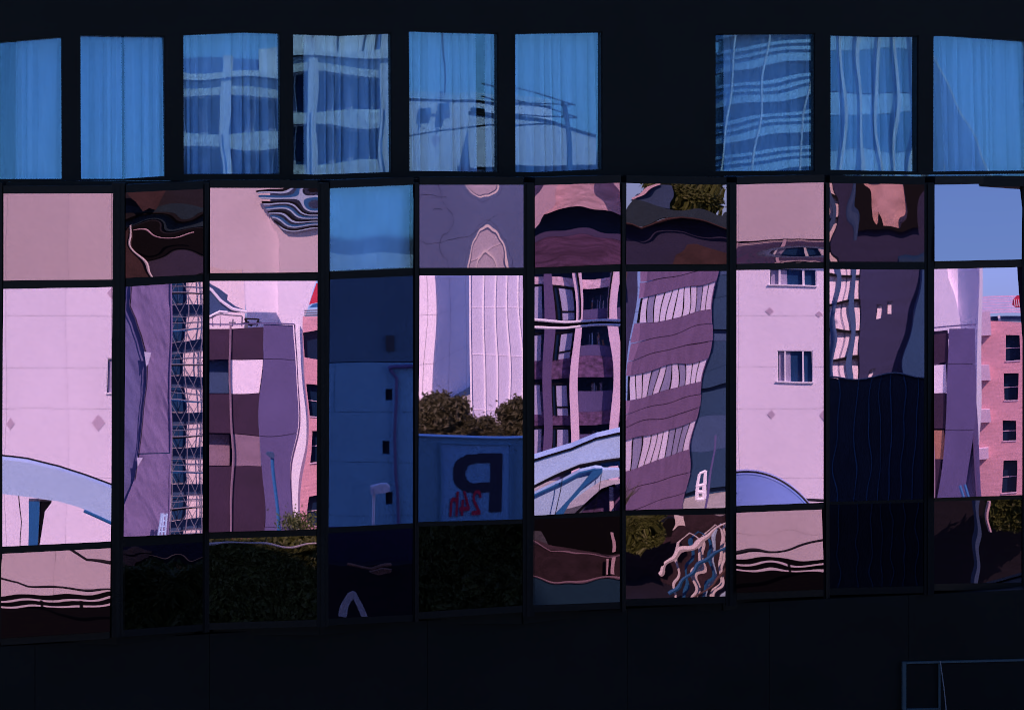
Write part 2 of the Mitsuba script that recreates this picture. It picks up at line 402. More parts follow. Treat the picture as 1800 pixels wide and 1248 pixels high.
WLAB = {1: 'curtained window at the far left, its left edge unlit', 2: 'window with two blue curtains parted by a dark slit',
        3: 'window mirroring a balcony block and a bright block on its roof', 4: 'window mirroring balconies with rough parapets and dark roof posts',
        5: 'window mirroring a flat roof with railings and air conditioner boxes', 6: 'window mirroring cables that run down to a pole',
        8: 'window mirroring a round tower with dark horizontal bands', 9: 'window mirroring pale upright fins', 10: 'window mirroring the sloping edge of a glass pyramid'}
for k, q in openings.items():
    poly = sg.Polygon(wall_px(q))
    w = obj('window', wall_solid(poly.buffer(0.012).difference(poly.buffer(-0.012)), 0.03, 0.16), 'black_frame', B, label=WLAB[k])
    p = panes['W', k]
    amp = {3: 3, 4: 3.5, 5: 2.5, 6: 2.5, 8: 2, 9: 5}.get(k, 3)
    bigger = Pane([(p.px[0][0] - 8, p.px[0][1] - 8), (p.px[1][0] + 8, p.px[1][1] - 8), (p.px[2][0] + 8, p.px[2][1] + 8), (p.px[3][0] - 8, p.px[3][1] + 8)], p.P, WINDOWS[k][1], WINDOWS[k][2])
    obj('glass', mirror_mesh(bigger, add(ripple(40 + k, amp, 130, 150), twist(0.11 if k == 8 else 0)), 0.04), 'blue_glass', w, smooth=True)

# rooms behind the upper windows
def plane_box(u0, u1, b0, b1, z0, z1):
    m = box([u0, 0, z0], [u1, b1 - b0, z1])
    T = np.eye(4); T[:3, 0], T[:3, 1], T[:3, 2] = WE, -WN, [0, 0, 1]; T[:3, 3] = WO - WN * b0
    m.apply_transform(T)
    return m
zc0, zc1 = sill_z[0] - 0.15, zrow(40, 28.7) + 0.3
obj('room_back', plane_box(-1.5, uR + 1.5, 3.0, 3.1, zc0, zc1), 'room_dark', B)
obj('room_floor', plane_box(-1.5, uR + 1.5, 0.23, 2.99, zc0 - 0.1, zc0), 'room_dark', B)
obj('room_ceiling', plane_box(-1.5, uR + 1.5, 0.23, 2.99, zc1, zc1 + 0.1), 'room_dark', B)
for u in (-1.45, uR + 1.45):
    obj('room_side', plane_box(u - 0.05, u + 0.05, 0.23, 2.99, zc0 + .004, zc1 - .004), 'room_dark', B)

# folded columns: backing, base, transoms, panes
SLAB = {1: 'spandrel mirror pane filled with a plain rose wall', 2: 'dark spandrel mirror pane with brownish streaks', 3: 'rose spandrel mirror pane with wavy blue and black stripes in its corner',
        4: 'bright blue spandrel pane with pale upright streaks', 5: 'violet spandrel mirror pane with a pale arch at its foot', 6: 'spandrel mirror pane with a pink band above black',
        7: 'dark spandrel mirror pane with a tree against a patch of sky', 8: 'plain rose spandrel mirror pane with a streaky band along its foot', 9: 'dark violet spandrel mirror pane with a pinkish opening', 10: 'plain blue spandrel mirror pane at the right edge'}
TLAB = {1: 'tall mirror pane showing a pale pink wall above a light blue footbridge', 2: 'tall mirror pane showing purple netting beside scaffolding', 3: 'tall mirror pane showing a purple block with one bright white opening',
        4: 'dark blue tall mirror pane showing a white street lamp', 5: 'tall mirror pane showing trees below pale towers and a parking sign', 6: 'tall mirror pane showing apartment balconies above a blue ramp',
        7: 'tall mirror pane showing a brown block with slanting rows of windows', 8: 'tall mirror pane showing a pink wall with two small windows', 9: 'tall mirror pane with a grid of pink panes above a black fence', 10: 'tall mirror pane showing a salmon brick block under blue sky'}
BLAB = {1: 'low mirror pane with a beige wall above black rails at the left edge', 2: 'nearly black low mirror pane with a brown strip on top', 3: 'low mirror pane with a dark green hedge',
        4: 'dark low mirror pane with a small pink arch at its foot', 5: 'black low mirror pane below the parking sign', 6: 'dark low mirror pane with a curved pink edge above blue', 7: 'low mirror pane full of twisted white and blue streaks',
        8: 'low mirror pane with a beige wall above black rails, second from right of the lit ones', 9: 'black low mirror pane with faint blue streaks', 10: 'black low mirror pane with a green patch on top'}

# how each pane is bowed (lookup potentials in photograph pixels from the pane's centre)
PHI = {
 ('T', 1): ripple(1, 1.8, 160, 260), ('T', 2): ripple(2, 3.0, 90, 200), ('T', 3): ripple(3, 3.4, 130, 200), ('T', 4): ripple(4, 2.2, 140, 260),
 ('T', 5): ripple(5, 3.2, 190, 260), ('T', 6): add(ripple(6, 3.6, 120, 170), twist(0.02)), ('T', 7): add(ripple(7, 3.2, 70, 150), twist(0.15)), ('T', 8): ripple(8, 1.8, 150, 260),
 ('T', 9): add(ripple(9, 4.5, 80, 130), twist(0.05)), ('T', 10): add(ripple(10, 2.6, 140, 240), lambda x, y: 4 * x),
 ('S', 1): ripple(21, 2, 150, 150), ('S', 2): add(ripple(22, 7, 80, 60), bump(-30, 20, 30, 40, 10)), ('S', 3): add(ripple(23, 4, 120, 120), bump(74, -66, 40, 34, 16), ripple(123, 3, 50, 70)),
 ('S', 5): add(magnify(3.2, 1.3), lambda x, y: -27 * x, spike(24, 34, lambda y: 58 * np.maximum(y + 48, 0) / 123), spike(14, 34, lambda y: 45 * np.maximum(-y - 25, 0) / 47), ripple(25, 2.2, 60, 70), ripple(125, 1.0, 18, 40)),
 ('S', 6): add(magnify(3.6, 1.0), lambda x, y: 26 * x, lambda x, y: -0.0022 * x * x * (y + 20), ripple(26, 2.5, 60, 70)),
 ('S', 7): add(ripple(27, 6, 70, 60)), ('S', 8): add(ripple(28, 1.5, 120, 100), bump(36, 62, 52, 12, 17), ripple(128, 1.2, 22, 60)),
 ('S', 9): add(ripple(29, 6, 60, 80)), ('S', 10): ripple(30, 1, 150, 150),
 ('B', 1): ripple(31, 3, 110, 90), ('B', 2): ripple(32, 8, 60, 50), ('B', 3): ripple(33, 4, 90, 60), ('B', 4): ripple(34, 5, 70, 60), ('B', 5): ripple(35, 5, 90, 90),
 ('B', 6): ripple(36, 5, 70, 60), ('B', 7): add(ripple(37, 9, 80, 60), bump(40, 20, 44, 36, 12)), ('B', 8): add(ripple(38, 4, 90, 60), twist(-0.05)), ('B', 9): ripple(39, 6, 80, 60), ('B', 10): ripple(40, 5, 70, 70),
}


zb = zrow(1132, 28.6)
for i, (L, R, yaw) in enumerate(folds):
    k = i + 1
    Lw, Rw = W(L), W(R)
    n = np.array([math.sin(yaw), -math.cos(yaw)])
    ztop = zrow(319, L[1])
    obj('backing_wall', prism([Lw - n * 0.30, Rw - n * 0.30, Rw - n * 0.45, Lw - n * 0.45], zb - .02, ztop), 'black_cladding', B)
    q = COLS[i]
    n3 = np.array([n[0], n[1], 0])
    col = Pane([(0, 0)] * 4, np.array([Lw[0], Lw[1], 8.0]), 0, 0); col.n = n3
    def bar(y_top, y_bot, front, back, name, label=None):
        pts = np.array([col.hit(*y_top[0]), col.hit(*y_top[1]), col.hit(*y_bot[1]), col.hit(*y_bot[0])])
        return obj(name, hexa(pts + n3 * front, pts - n3 * back), 'black_frame', B)
    bar([(q[0][0], q[0][1] - 14), (q[1][0], q[1][1] - 14)], [q[0], q[1]], 0.008, 0.28, 'transom')
    bar([q[3], q[2]], [q[4], q[5]], 0.008, 0.28, 'transom')
    bar([q[7], q[6]], [q[8], q[9]], 0.008, 0.28, 'transom')
    bar([q[11], q[10]], [(q[11][0], q[11][1] + 12), (q[10][0], q[10][1] + 12)], 0.008, 0.28, 'transom')
    # upper ledge between the window row and the band
    for row, lab in (('S', SLAB), ('T', TLAB), ('B', BLAB)):
        p = panes[row, k]
        phi = PHI.get((row, k)) or ripple(k * 7 + ord(row), 4)
        m = 'pink_mirror' if row == 'T' else 'rose_mirror'
        if (row, k) == ('S', 4): m = 'blue_glass'
        if (row, k) == ('S', 10): m = 'blue_mirror'
        obj('mirror_pane', mirror_mesh(p, phi), m, B, label=lab[k], smooth=True)

# ledge above the band and mullions in the folds
zbase = lambda A: zrow(np.interp(A[0], [-6.4, 7.2], [1128, 1034]), 30 + A[1])
for i in range(11):
    if i == 0:
        A2 = W(folds[0][0]); A1 = A2 + np.array([-0.3, -0.02])
    elif i == 10:
        A1 = W(folds[9][1]); A2 = A1 + np.array([0.16, 0.0])
    else:
        A1, A2 = W(folds[i - 1][1]), W(folds[i][0])
    f = np.array([0, -1.0])
    obj('mullion', prism([A1 + f * .012, A2 + f * .012, A2 - f * .35, A1 - f * .35], zbase(A1), zrow(321, 30 + A1[1])), 'black_frame', B)
    d = A2 - A1
    obj('mullion_fin', prism([A1 + d * .34 + f * .04, A1 + d * .66 + f * .04, A1 + d * .66 + f * .015, A1 + d * .34 + f * .015], zbase(A1), zrow(323, 30 + A1[1])), 'black_frame', B)
obj('ledge', wall_solid(sg.Polygon([(-19, sill_z[0] - .16), (uR + 11, sill_z[1] - .16), (uR + 11, sill_z[1] - .004), (0, sill_z[0] - .004), (-19, sill_z[0] - .004)]), -0.012, 0.5), 'black_frame', B)

pod = [(wall_uv(wall_hit(x, y)), zrow(y, (WP @ wn) / (ray(x, y)[:2] @ wn))) for x, y in ((0, 1129), (500, 1099), (1000, 1068), (1450, 1046), (1800, 1030))]
pod_top = lambda u: float(np.interp(u, [p[0] for p in pod], [p[1] for p in pod]))
seams = [-19.0] + [float(wall_uv(wall_hit(x, 1200))) for x in (-300, 60, 365, 745, 1095, 1343, 1585, 1830)] + [uR + 11]
for ua, ub in zip(seams[:-1], seams[1:]):
    ua, ub = ua + .003, ub - .003
    for za, zb2 in ((0.0, 4.0), (4.012, None)):
        top = [(ua, pod_top(ua)), (ub, pod_top(ub))] if zb2 is None else [(ua, zb2), (ub, zb2)]
        obj('podium_panel', wall_solid(sg.Polygon([(ua, za), (ub, za), top[1], top[0]]), -0.22, -0.12), 'black_cladding', B)
obj('podium_wall', wall_solid(sg.Polygon([(-19, 0), (uR + 11, 0), (uR + 11, pod[-1][1] - .02)] + [(p[0], p[1] - .02) for p in pod[::-1]] + [(-19, pod[0][1] - .02)]), -0.115, 0.5), 'black_cladding', B)
# the rest of the block, outside the frame
Lc, Rc = W(folds[0][0]) + np.array([-0.3, 0]), W(folds[9][1]) + np.array([0.16, 0])
FL = (WO + WE * -19)[:2]; FR = (WO + WE * (uR + 11))[:2]
obj('side_wall', prism([FL, Lc, Lc + [0, .4], FL + [0, .4]], 0.0, 14.1), 'black_cladding', B)
obj('side_wall', prism([Rc, FR, FR + [0, .4], Rc + [0, .4]], 0.0, 14.1), 'black_cladding', B)
bk = np.array([0, 17.0])
obj('end_wall', prism([FL + [0, .45], FL + [.4, .55], FL + [.4, 17], FL + bk], 0.0, TOP - .4), 'black_cladding', B)
obj('end_wall', prism([FR + [0, .45], FR + bk, FR + [-.4, 17], FR + [-.4, .45]], 0.0, TOP - .4), 'black_cladding', B)
obj('rear_wall', prism([FL + bk, FR + bk, FR + bk + [0, .4], FL + bk + [0, .4]], 0.0, TOP - .4), 'black_cladding', B)
obj('roof', prism([FL + [0, .3], FR + [0, .3], FR + bk, FL + bk], TOP - .39, TOP - .01), 'black_cladding', B)

# curtains: pleated cloth hung behind the upper windows
def curtain(x0, x1, y0, y1, back, seed, label, pitch=0.17, depth=0.11, slant=0.0, group=None):
    r = np.random.default_rng(seed)
    a, b = wall_hit(x0, (y0 + y1) / 2, back), wall_hit(x1, (y0 + y1) / 2, back)
    w = np.linalg.norm((b - a)[:2])
    z1, z0 = wall_hit((x0 + x1) / 2, y0, back)[2], wall_hit((x0 + x1) / 2, y1, back)[2]
    z0, z1 = max(z0, zc0 + 0.02), min(z1, zc1 - 0.02)
    nx, nz = max(30, int(w / 0.006)), 26
    s = np.linspace(0, w, nx); t = np.linspace(0, 1, nz)
    S, Tt = np.meshgrid(s, t)
    ph = 2 * math.pi * S / pitch + 2.2 * np.sin(2 * math.pi * S / (pitch * r.uniform(3, 5)) + r.uniform(0, 6)) + 0.35 * np.sin(Tt * 1.4 + S * 5)
    am = depth * (0.35 + 1.0 * meshkit.noise(np.stack([S * 3.1 + seed, Tt * 0.5, S * 0], -1))) * (0.6 + 0.4 * (1 - Tt))
    D = am * (2.6 * np.abs(np.sin(ph / 2)) ** 0.6 + 0.35 * np.sin(ph * 0.37 + 1) + 0.10 * np.sin(2.7 * ph))
    off = slant * Tt * (S / w)
    X = a[None, None, :] * 0 + np.stack([a[0] + WE[0] * (S + off), a[1] + WE[1] * (S + off), z0 + (z1 - z0) * Tt], -1) + WN[None, None, :] * D[..., None]
    v, f = grid_solid(X)
    return obj('curtain', trimesh.Trimesh(v, f, process=False), 'curtain_cloth', label=label, cat='curtain', group=group, smooth=True)
curtain(28, 130, 50, 330, 0.45, 1, 'pale blue pleated curtain in the leftmost window')
curtain(-24, 34, 50, 330, 1.9, 2, 'dark blue curtain set back at the picture\'s left edge', 0.2)  # added where the window has no curtain, for a dim blue tint
curtain(130, 212.5, 50, 330, 0.45, 3, 'left one of the two curtains parted by a dark slit, second window')
curtain(217.5, 300, 50, 330, 0.45, 4, 'right one of the two curtains parted by a dark slit, second window', 0.17)
curtain(312, 505, 45, 330, 0.45, 5, 'blue curtain in the window that mirrors a balcony block and a bright roof block', 0.16)
curtain(531, 700, 45, 330, 0.45, 6, 'blue curtain in the window that mirrors balconies with dark roof posts', 0.14)
curtain(705, 833, 45, 325, 0.45, 7, 'wide left curtain behind the mirrored roof with air conditioners', 0.16)
curtain(850, 885, 45, 325, 0.45, 8, 'narrow right curtain behind the mirrored roof with air conditioners', 0.12)
curtain(895, 1070, 45, 325, 0.45, 9, 'blue curtain in the window with the mirrored cables', 0.15)
curtain(1270, 1445, 45, 325, 0.45, 10, 'dim blue curtain behind the mirrored banded tower', 0.17, 0.03)
curtain(1450, 1554, 45, 325, 0.45, 11, 'left curtain behind the mirrored pale fins', 0.15)
curtain(1556.5, 1625, 45, 325, 0.45, 12, 'right curtain behind the mirrored pale fins', 0.15)
curtain(1630, 1826, 45, 325, 0.45, 13, 'blue curtain in the rightmost window, behind the mirrored pyramid', 0.15)

# blind behind the blue spandrel pane
L, R, yaw = folds[3]
n3 = np.array([math.sin(yaw), -math.cos(yaw), 0])
col = Pane([(0, 0)] * 4, np.array([W(L)[0], W(L)[1], 8.0]), 0, 0); col.n = n3
Pq = [col.hit(x, y) - n3 * 0.17 for x, y in ((576, 322), (731, 316), (731, 480), (576, 487))]
uu, vv = np.meshgrid(np.linspace(0, 1, 60), np.linspace(0, 1, 50))
bulge = 0.02 * np.sin(uu * 9 + .6) + 0.012 * np.sin(uu * 23) + 0.008 * np.sin(vv * 8)
Xb = ((1 - vv) * (1 - uu))[..., None] * Pq[0] + ((1 - vv) * uu)[..., None] * Pq[1] + (vv * uu)[..., None] * Pq[2] + (vv * (1 - uu))[..., None] * Pq[3] + bulge[..., None] * n3
vb, fb = grid_solid(Xb)
obj('roller_blind', trimesh.Trimesh(vb, fb, process=False), 'blind_cloth', label='pale mottled blind behind the bright blue spandrel pane', cat='blind', smooth=True)

# dark ground-floor window at the lower right, with its cable
L, R, yaw = folds[8]
n3 = np.array([math.sin(yaw), -math.cos(yaw), 0])
def face(i):
    L, R, yaw = folds[i]
    n3 = np.array([math.sin(yaw), -math.cos(yaw), 0])
    c = Pane([(0, 0)] * 4, np.array([W(L)[0], W(L)[1], 8.0]), 0, 0); c.n = n3
    return c, n3
mat('steel_frame_navy', (0.035, 0.055, 0.075), 0.4)
WPANE = Pane([(0, 0)] * 4, wall_hit(1700, 1200, -0.245), 0, 0)
WPANE.n = np.array([math.sin(WALL_YAW), -math.cos(WALL_YAW), 0])
def front_bar(pts, name, bsdf, parent, th=0.04):
    p = np.array([WPANE.hit(x, y) for x, y in pts])
    return obj(name, hexa(p, p - WPANE.n * th), bsdf, parent)
G = thing('display_window', 'dark framed window low at the right with a thin pale cable in front', 'window')
front_bar([(1593, 1168), (1830, 1160), (1830, 1430), (1593, 1430)], 'pane', 'pane_black', G, 0.02)
WPANE.P = WPANE.P + WPANE.n * 0.05
front_bar([(1587, 1163), (1593, 1162.6), (1593, 1430), (1587, 1430)], 'frame', 'steel_frame_navy', G)
front_bar([(1593.2, 1162.6), (1830, 1157), (1830, 1160), (1593.2, 1166)], 'frame', 'steel_frame_navy', G)
front_bar([(1651, 1166), (1653.4, 1166), (1653.4, 1430), (1651, 1430)], 'glazing_bar', 'steel_frame_navy', G)
front_bar([(1594, 1245), (1650.8, 1244), (1650.8, 1246), (1594, 1247)], 'glazing_bar', 'steel_frame_navy', G)
obj('cable', tube([WPANE.hit(x, y) + WPANE.n * 0.03 for x, y in [(1651, 1160), (1654, 1180), (1658, 1210), (1661, 1240), (1663, 1300), (1665, 1400)]], 0.006), 'steel_pipe', label='thin pale cable hanging in front of the dark low window', cat='cable')

# ================================================================== the street that the glass mirrors
def pane_windows(P, holder, name, rects, d, bsdf, thick=0.05, label=None):
    for r in rects:
        obj(name, P.put(P.box(*r, d, thick)), bsdf, holder, label=label)

def wall_with_holes(P, outer, holes, d, thick):
    poly = sg.Polygon([P.uz(x, y, d) for x, y in outer])
    for h in holes:
        q = h if len(h) != 4 or isinstance(h[0], tuple) else [(h[0], h[2]), (h[1], h[2]), (h[1], h[3]), (h[0], h[3])]
        poly = poly.difference(sg.Polygon([P.uz(x, y, d) for x, y in q]))
    return P.put(extrude_y(poly, d, d + thick))

def hex_px(P, pts, thick=0.2):
    """Four (x, y, depth) corners made into a slab going thick metres deeper."""
    q = np.array([P.pt(*p) for p in pts])
    return P.put(hexa(q, q + np.array([0, thick, 0])))

# ---------------------------------------------------------------- 1: pale tiled block with diamonds, footbridge in front
def tiled_block(P, d, name, label, xs, ys, windows, diamonds, deep, extra='white_tile', bend=None):
    H = thing(name, label, 'building')
    gap = 0.5
    dep = lambda x: d + (0 if bend is None or x >= bend[0] else (bend[0] - x) * bend[1])
    core = [(xs[0], ys[0]), (xs[-1], ys[0]), (xs[-1], ys[-1]), (xs[0], ys[-1])]
    w = obj('wall', P.put(cat([box([P.uz(xs[0], 500, d)[0], d + 2.2, 0.0], [P.uz(xs[-1], 500, d)[0], d + deep, P.uz(600, ys[0], d)[1]])])), 'white_render', H)
    for j in range(len(ys) - 1):
        for i in range(len(xs) - 1):
            x0, x1, y0, y1 = xs[i] + gap * .4, xs[i + 1] - gap * .4, ys[j] + gap * .5, ys[j + 1] - gap * .5
            hs = [h for h in windows if h[0] < x1 and h[1] > x0 and h[2] < y1 and h[3] > y0]
            if hs:
                m = wall_with_holes(P, [(x0, y0), (x1, y0), (x1, y1), (x0, y1)], hs, d, 0.2)
            else:
                m = hex_px(P, [(x0, y0, dep(x0)), (x1, y0, dep(x1)), (x1, y1, dep(x1)), (x0, y1, dep(x0))], 0.2)
            obj('panel', m, extra, w)
    for (x, y, rx, ry) in diamonds:
        dd = dep(x)
        obj('diamond_tile', P.put(P.poly([(x - rx, y), (x, y - ry), (x + rx, y), (x, y + ry)], dd - 0.02, 0.018)), 'rose_tile', w)
    for (x0, x1, y0, y1) in windows:
        wi = obj('window', P.put(cat(P.box(x0 - 1.5, x1 + 1.5, y1 - .5, y1 + 1.5, d - .08, .1), P.box(x0, x1, y0, y0 + 1.6, d + .02, .1), P.box(x0, x0 + 1.6, y0 + 1.7, y1 - .6, d + .02, .1), P.box(x1 - 1.6, x1, y0 + 1.7, y1 - .6, d + .02, .1),
                  P.box(x0 + (x1 - x0) * .20, x0 + (x1 - x0) * .245, y0 + 1.7, y1 - .6, d + .02, .1), P.box(x0 + (x1 - x0) * .70, x0 + (x1 - x0) * .75, y0 + 1.7, y1 - .6, d + .02, .1))), 'white_paint', H)
        obj('pane', P.put(P.box(x0, x1, y0, y1, d + .16, .03)), 'navy_glass', wi)
        obj('curtain', P.put(P.box(x0 + 3, x0 + (x1 - x0) * .38, y0 + 3, y1 - 1, d + .14, .012)), 'grey_blind', wi)
    return H

H1 = tiled_block(T1, 53, 'pale_apartment_block', 'pale pink tiled apartment block with diamond tiles behind the blue footbridge at the far left', [-480, -290, -140, 10, 118, 330], [235, 330, 555, 646, 718, 840, 990],
            [(188, 252, 628, 690)], [(174, 742, 13, 15), (18, 745, 8, 11), (196, 515, 11, 13), (330 - 12, 742, 12, 14)], 14, bend=(118, -0.0012))
# footbridge
FB = thing('footbridge', 'light blue footbridge on a dark blue pier in front of the pale tiled block', 'footbridge')
top = [(-110, 803), (0, 808), (50, 814), (100, 825), (150, 841), (195, 858), (250, 884), (320, 920)]
bot = [(-110, 858), (0, 868), (50, 872), (100, 880), (140, 892), (195, 917), (250, 945), (320, 985)]
obj('girder', T1.put(T1.poly(top + bot[::-1], 36, .7)), 'pale_blue_paint', FB)  # sky blue of white paint in shade, put into the colour
obj('handrail', T1.put(T1.line([(x, y - 7) for x, y in top], 36.75, 0.035)), 'black_metal', FB)
obj('soffit_edge', T1.put(T1.line([(150, 899), (195, 919), (250, 947)], 35.97, 0.05)), 'blue_paint', FB)
pz = T1.uz(60, 871, 37)[1]
pu0, pu1, pu2 = T1.uz(48, 900, 36.8)[0], T1.uz(66, 900, 36.8)[0], T1.uz(88, 900, 36.8)[0]
obj('pier', T1.put(box([pu0, 36.1, 0], [pu1, 36.65, pz])), 'blue_paint', FB)
obj('bracket', T1.put(extrude_y(sg.Polygon([(pu1 + .005, pz - .01), (pu2, pz - .06), (pu1 + .16, pz - .3), (pu1 + .05, pz - 1.3), (pu1 + .005, 0)]), 36.15, 36.6)), 'black_metal', FB)
obj('cable', T1.put(T1.line([(32, 868), (33, 890), (35, 915), (33, 940), (32, 1000)], 36.5, 0.014)), 'black_metal', label='thin black cable hanging beside the footbridge pier', cat='cable')

# ---------------------------------------------------------------- 2: netted building and scaffold
P = T2; d = 75.0
NB = thing('netted_building', 'pink and blue block wrapped in purple netting in the second column of panes', 'building')
obj('wall', P.put(P.box(300, 420, 440, 1080, d + 2.0, 9)), 'warm_render', NB)
per = 62.7
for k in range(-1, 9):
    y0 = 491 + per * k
    obj('slab_shadow_band', P.put(P.box(299, 420, y0 + 44, y0 + per - 1, d + 1.9, .09)), 'dark_navy_wall', NB)  # floor slab shadows painted as navy strips
    w = obj('window', P.put(cat(P.box(303, 326, y0 - 1, y0 + 2, d + 1.9, .095), P.box(324, 326.5, y0 + 2.2, y0 + 42.5, d + 1.9, .095), P.box(312, 313, y0 + 2.2, y0 + 42.5, d + 1.9, .095))), 'dark_navy_wall', NB)
    obj('pane', P.put(P.box(301, 324, y0 + 2, y0 + 43, d + 1.94, .05)), 'navy_glass', w)
SC = thing('scaffold', 'pipe scaffold with cross braces between purple netting and a pale wall', 'scaffold')
def pipe(pts, r=0.045, name='brace', dd=d + .6, m='steel_pipe'):
    obj(name, P.put(P.line(pts, dd, r)), m, SC)
for x in (301, 329, 354.5, 385):
    pipe([(x, 420), (x, 1080)], .028, 'upright')
    pipe([(x, 420), (x, 1080)], .028, 'upright', d + 1.6)
for k in range(-1, 9):
    y = 516 + per * k
    obj('plank', P.put(P.box(299, 400, y - 1.0, y + 1.2, d + .95, .35)), 'blue_paint' if k % 2 else 'black_metal', SC)
    pipe([(299, y - 1), (400, y - 1)], .024, 'ledger', d + .55)
    pipe([(299, y - 22), (400, y - 22)], .014, 'guard_rail', d + .55)
    pipe([(299, y - 12), (400, y - 12)], .014, 'guard_rail', d + .55)
    for x0, x1 in ((301, 329), (329, 354.5), (354.5, 385)):
        pipe([(x0, y), (x1, y - 56)], .015, 'brace', d + .6)
        pipe([(x0, y - 56), (x1, y)], .015, 'brace', d + .64)
def netting(name, left, right, y0, y1, dd, bsdf, seed, label=None):
    ny, nx = 130, 60
    ys = np.linspace(y0, y1, ny)
    out = np.zeros((ny, nx, 3))
    for j, y in enumerate(ys):
        xa = np.interp(y, [q[1] for q in left], [q[0] for q in left]); xb = np.interp(y, [q[1] for q in right], [q[0] for q in right])
        for i, x in enumerate(np.linspace(xa, xb, nx)):
            out[j, i] = P.pt(x, y, dd)
    q = np.stack([out[..., 0] * 0.9 + out[..., 2] * .35, out[..., 2] * .25 - out[..., 0] * .3, out[..., 0] * 0 + seed], -1)
    out[..., 1] += 0.35 * (meshkit.fbm(q * 1.3, 4, seed) - .5) + 0.10 * np.abs(meshkit.noise(q * 3.5, seed + 3) - .5)
    v, f = grid_solid(out)
    return obj(name, P.put(trimesh.Trimesh(v, f, process=False)), bsdf, NB, label=label, smooth=True)
seam = [(222, 430), (228, 535), (240, 560), (249, 590), (254, 625), (256, 680), (251, 740), (244, 790), (238, 840), (226, 870), (215, 900), (170, 960)]
redge = [(300, 430), (301.5, 520), (302, 560), (300, 640), (300, 760), (298, 830), (297, 990)]
netting('netting', [(90, 430), (90, 990)], [(x + 4, y) for x, y in seam], 430, 990, d + .35, 'net_blue', 5, 'bluish left length of netting')
netting('netting', seam, redge, 430, 795, d + .1, 'net_purple', 6)
netting('netting', seam, redge, 797, 990, d - .02, 'net_purple', 8)
obj('rope', P.put(P.line([(x + 1.2, y) for x, y in seam], d - .02, .022)), 'black_metal', NB)
obj('net_edge', P.put(P.line(redge, d + .02, .04)), 'net_purple', NB)
obj('net_flap', P.put(P.poly([(252, 617), (262, 618), (257, 638), (254, 642)], d - .1, .02)), 'grey_panel', NB)
obj('net_flap', P.put(P.poly([(241, 802), (252, 803), (243, 818)], d - .15, .02)), 'grey_panel', NB)
LD = thing('ladder', 'light blue steel trestle ladder at the foot of the purple netting', 'ladder')
for a, b in (((284, 899), (274, 945)), ((293, 899), (290, 945)), ((287, 899), (282, 945))):
    obj('rail', P.put(P.line([a, b], d - .9, .06)), 'pale_blue_paint', LD)
for y in (903, 912, 922, 932):
    obj('rung', P.put(P.line([(284 - (y - 899) * .2, y), (293 - (y - 899) * .06, y)], d - .9, .04)), 'pale_blue_paint', LD)

# ---------------------------------------------------------------- 3 and 10: purple block with square openings
def purple_block(P, d, name, label, xl, xp, xm, xr, rows, deep, far_left, lean=0):
    H = thing(name, label, 'building')
    ytop, yend = rows[0][0], 1110
    u = lambda x, y: P.uz(x, y, d)
    L = lambda x, y: x + (lean * max(0, y - 700) ** 1.6 / 2000)
    # solid right wall in panels
    cuts = [ytop - 6] + [r[1] for r in rows[:-1:1]] + [yend]
    cuts = [ytop - 6] + [r[1] for r in rows if r[2] == 'p'][:-1] + [yend]
    w = obj('wall', P.put(box([u(xm, 700)[0] + .02, d + .32, 0], [u(xr, 700)[0] - .02, d + deep, u(xm, ytop)[1] - 1.1])), 'slate_wall', H)
    for j in range(len(cuts) - 1):
        y0, y1 = cuts[j] + .5, cuts[j + 1] - .5
        n = 8
        left = [(L(xm, y), y) for y in np.linspace(y0, y1, n)]
        right = [(L(xr, y) if lean else xr, y) for y in np.linspace(y1, y0, n)]
        obj('panel', P.put(P.poly(left + right, d, .3)), 'slate_wall', w)
    obj('corner_trim', P.put(P.box(xr + .3, xr + 2.4, ytop - 8, yend, d + .05, .4)), 'plum_column', H)
    obj('coping', P.put(P.box(far_left, xr + 2, ytop - 9, ytop - 6.5, d - .08, .45)), 'slate_wall', H)
    core = obj('core_wall', P.put(box([u(far_left, 700)[0], d + 3.2, 0], [u(xm, 700)[0], d + deep, u(xm, ytop)[1] - 1.1])), 'plum_column', H)
    for (y0, y1, kind, lm, rm) in rows:
        if kind == 'p':
            obj('parapet', P.put(P.box(far_left, L(xm, y0) - .3, y0, y1, d + .1, .25)), 'plum_parapet', H)
            obj('floor_slab', P.put(P.box(far_left, xm - .3, y0 + 6, y0 + 16, d + .36, 2.8)), 'plum_column', H)
        else:
            if rm:
                obj('blind', P.put(P.box(xp + 1, L(xm, y0) - 1, y0 + 1, y1 - 1, d + .12, .06)), rm, H, label='pale blind filling one square opening' if rm == 'light_lifted_tile' else None)
            if lm:
                obj('blind', P.put(P.box(far_left, xp - 3, y0 + 3, y1 - 2, d + .7, .06)), lm, H)
    obj('drainpipe', P.put(P.line([(xp, ytop - 6), (xp + 1, ytop + 40), (xp - 1, ytop + 90), (xp + 1, ytop + 150), (xp + 3, ytop + 220), (xp, yend)], d - .02, .05)), 'pink_shade_wall', H)
    # roof things
    z = u(600, ytop - 6)[1]
    return H
rows3 = [(577, 632, 'p', 0, 0), (632, 690, 'o', 'dark_navy_wall', 'light_lifted_tile'), (690, 762, 'p', 0, 0), (762, 820, 'o', 'pink_shade_wall', 'pink_shade_wall'), (820, 930, 'p', 0, 0), (930, 1110, 'p', 0, 0)]
H3 = purple_block(T3, 68, 'purple_block', 'dark purple block with one bright white square opening behind a blue street lamp', 369, 405, 460, 518, rows3, 5, 250)
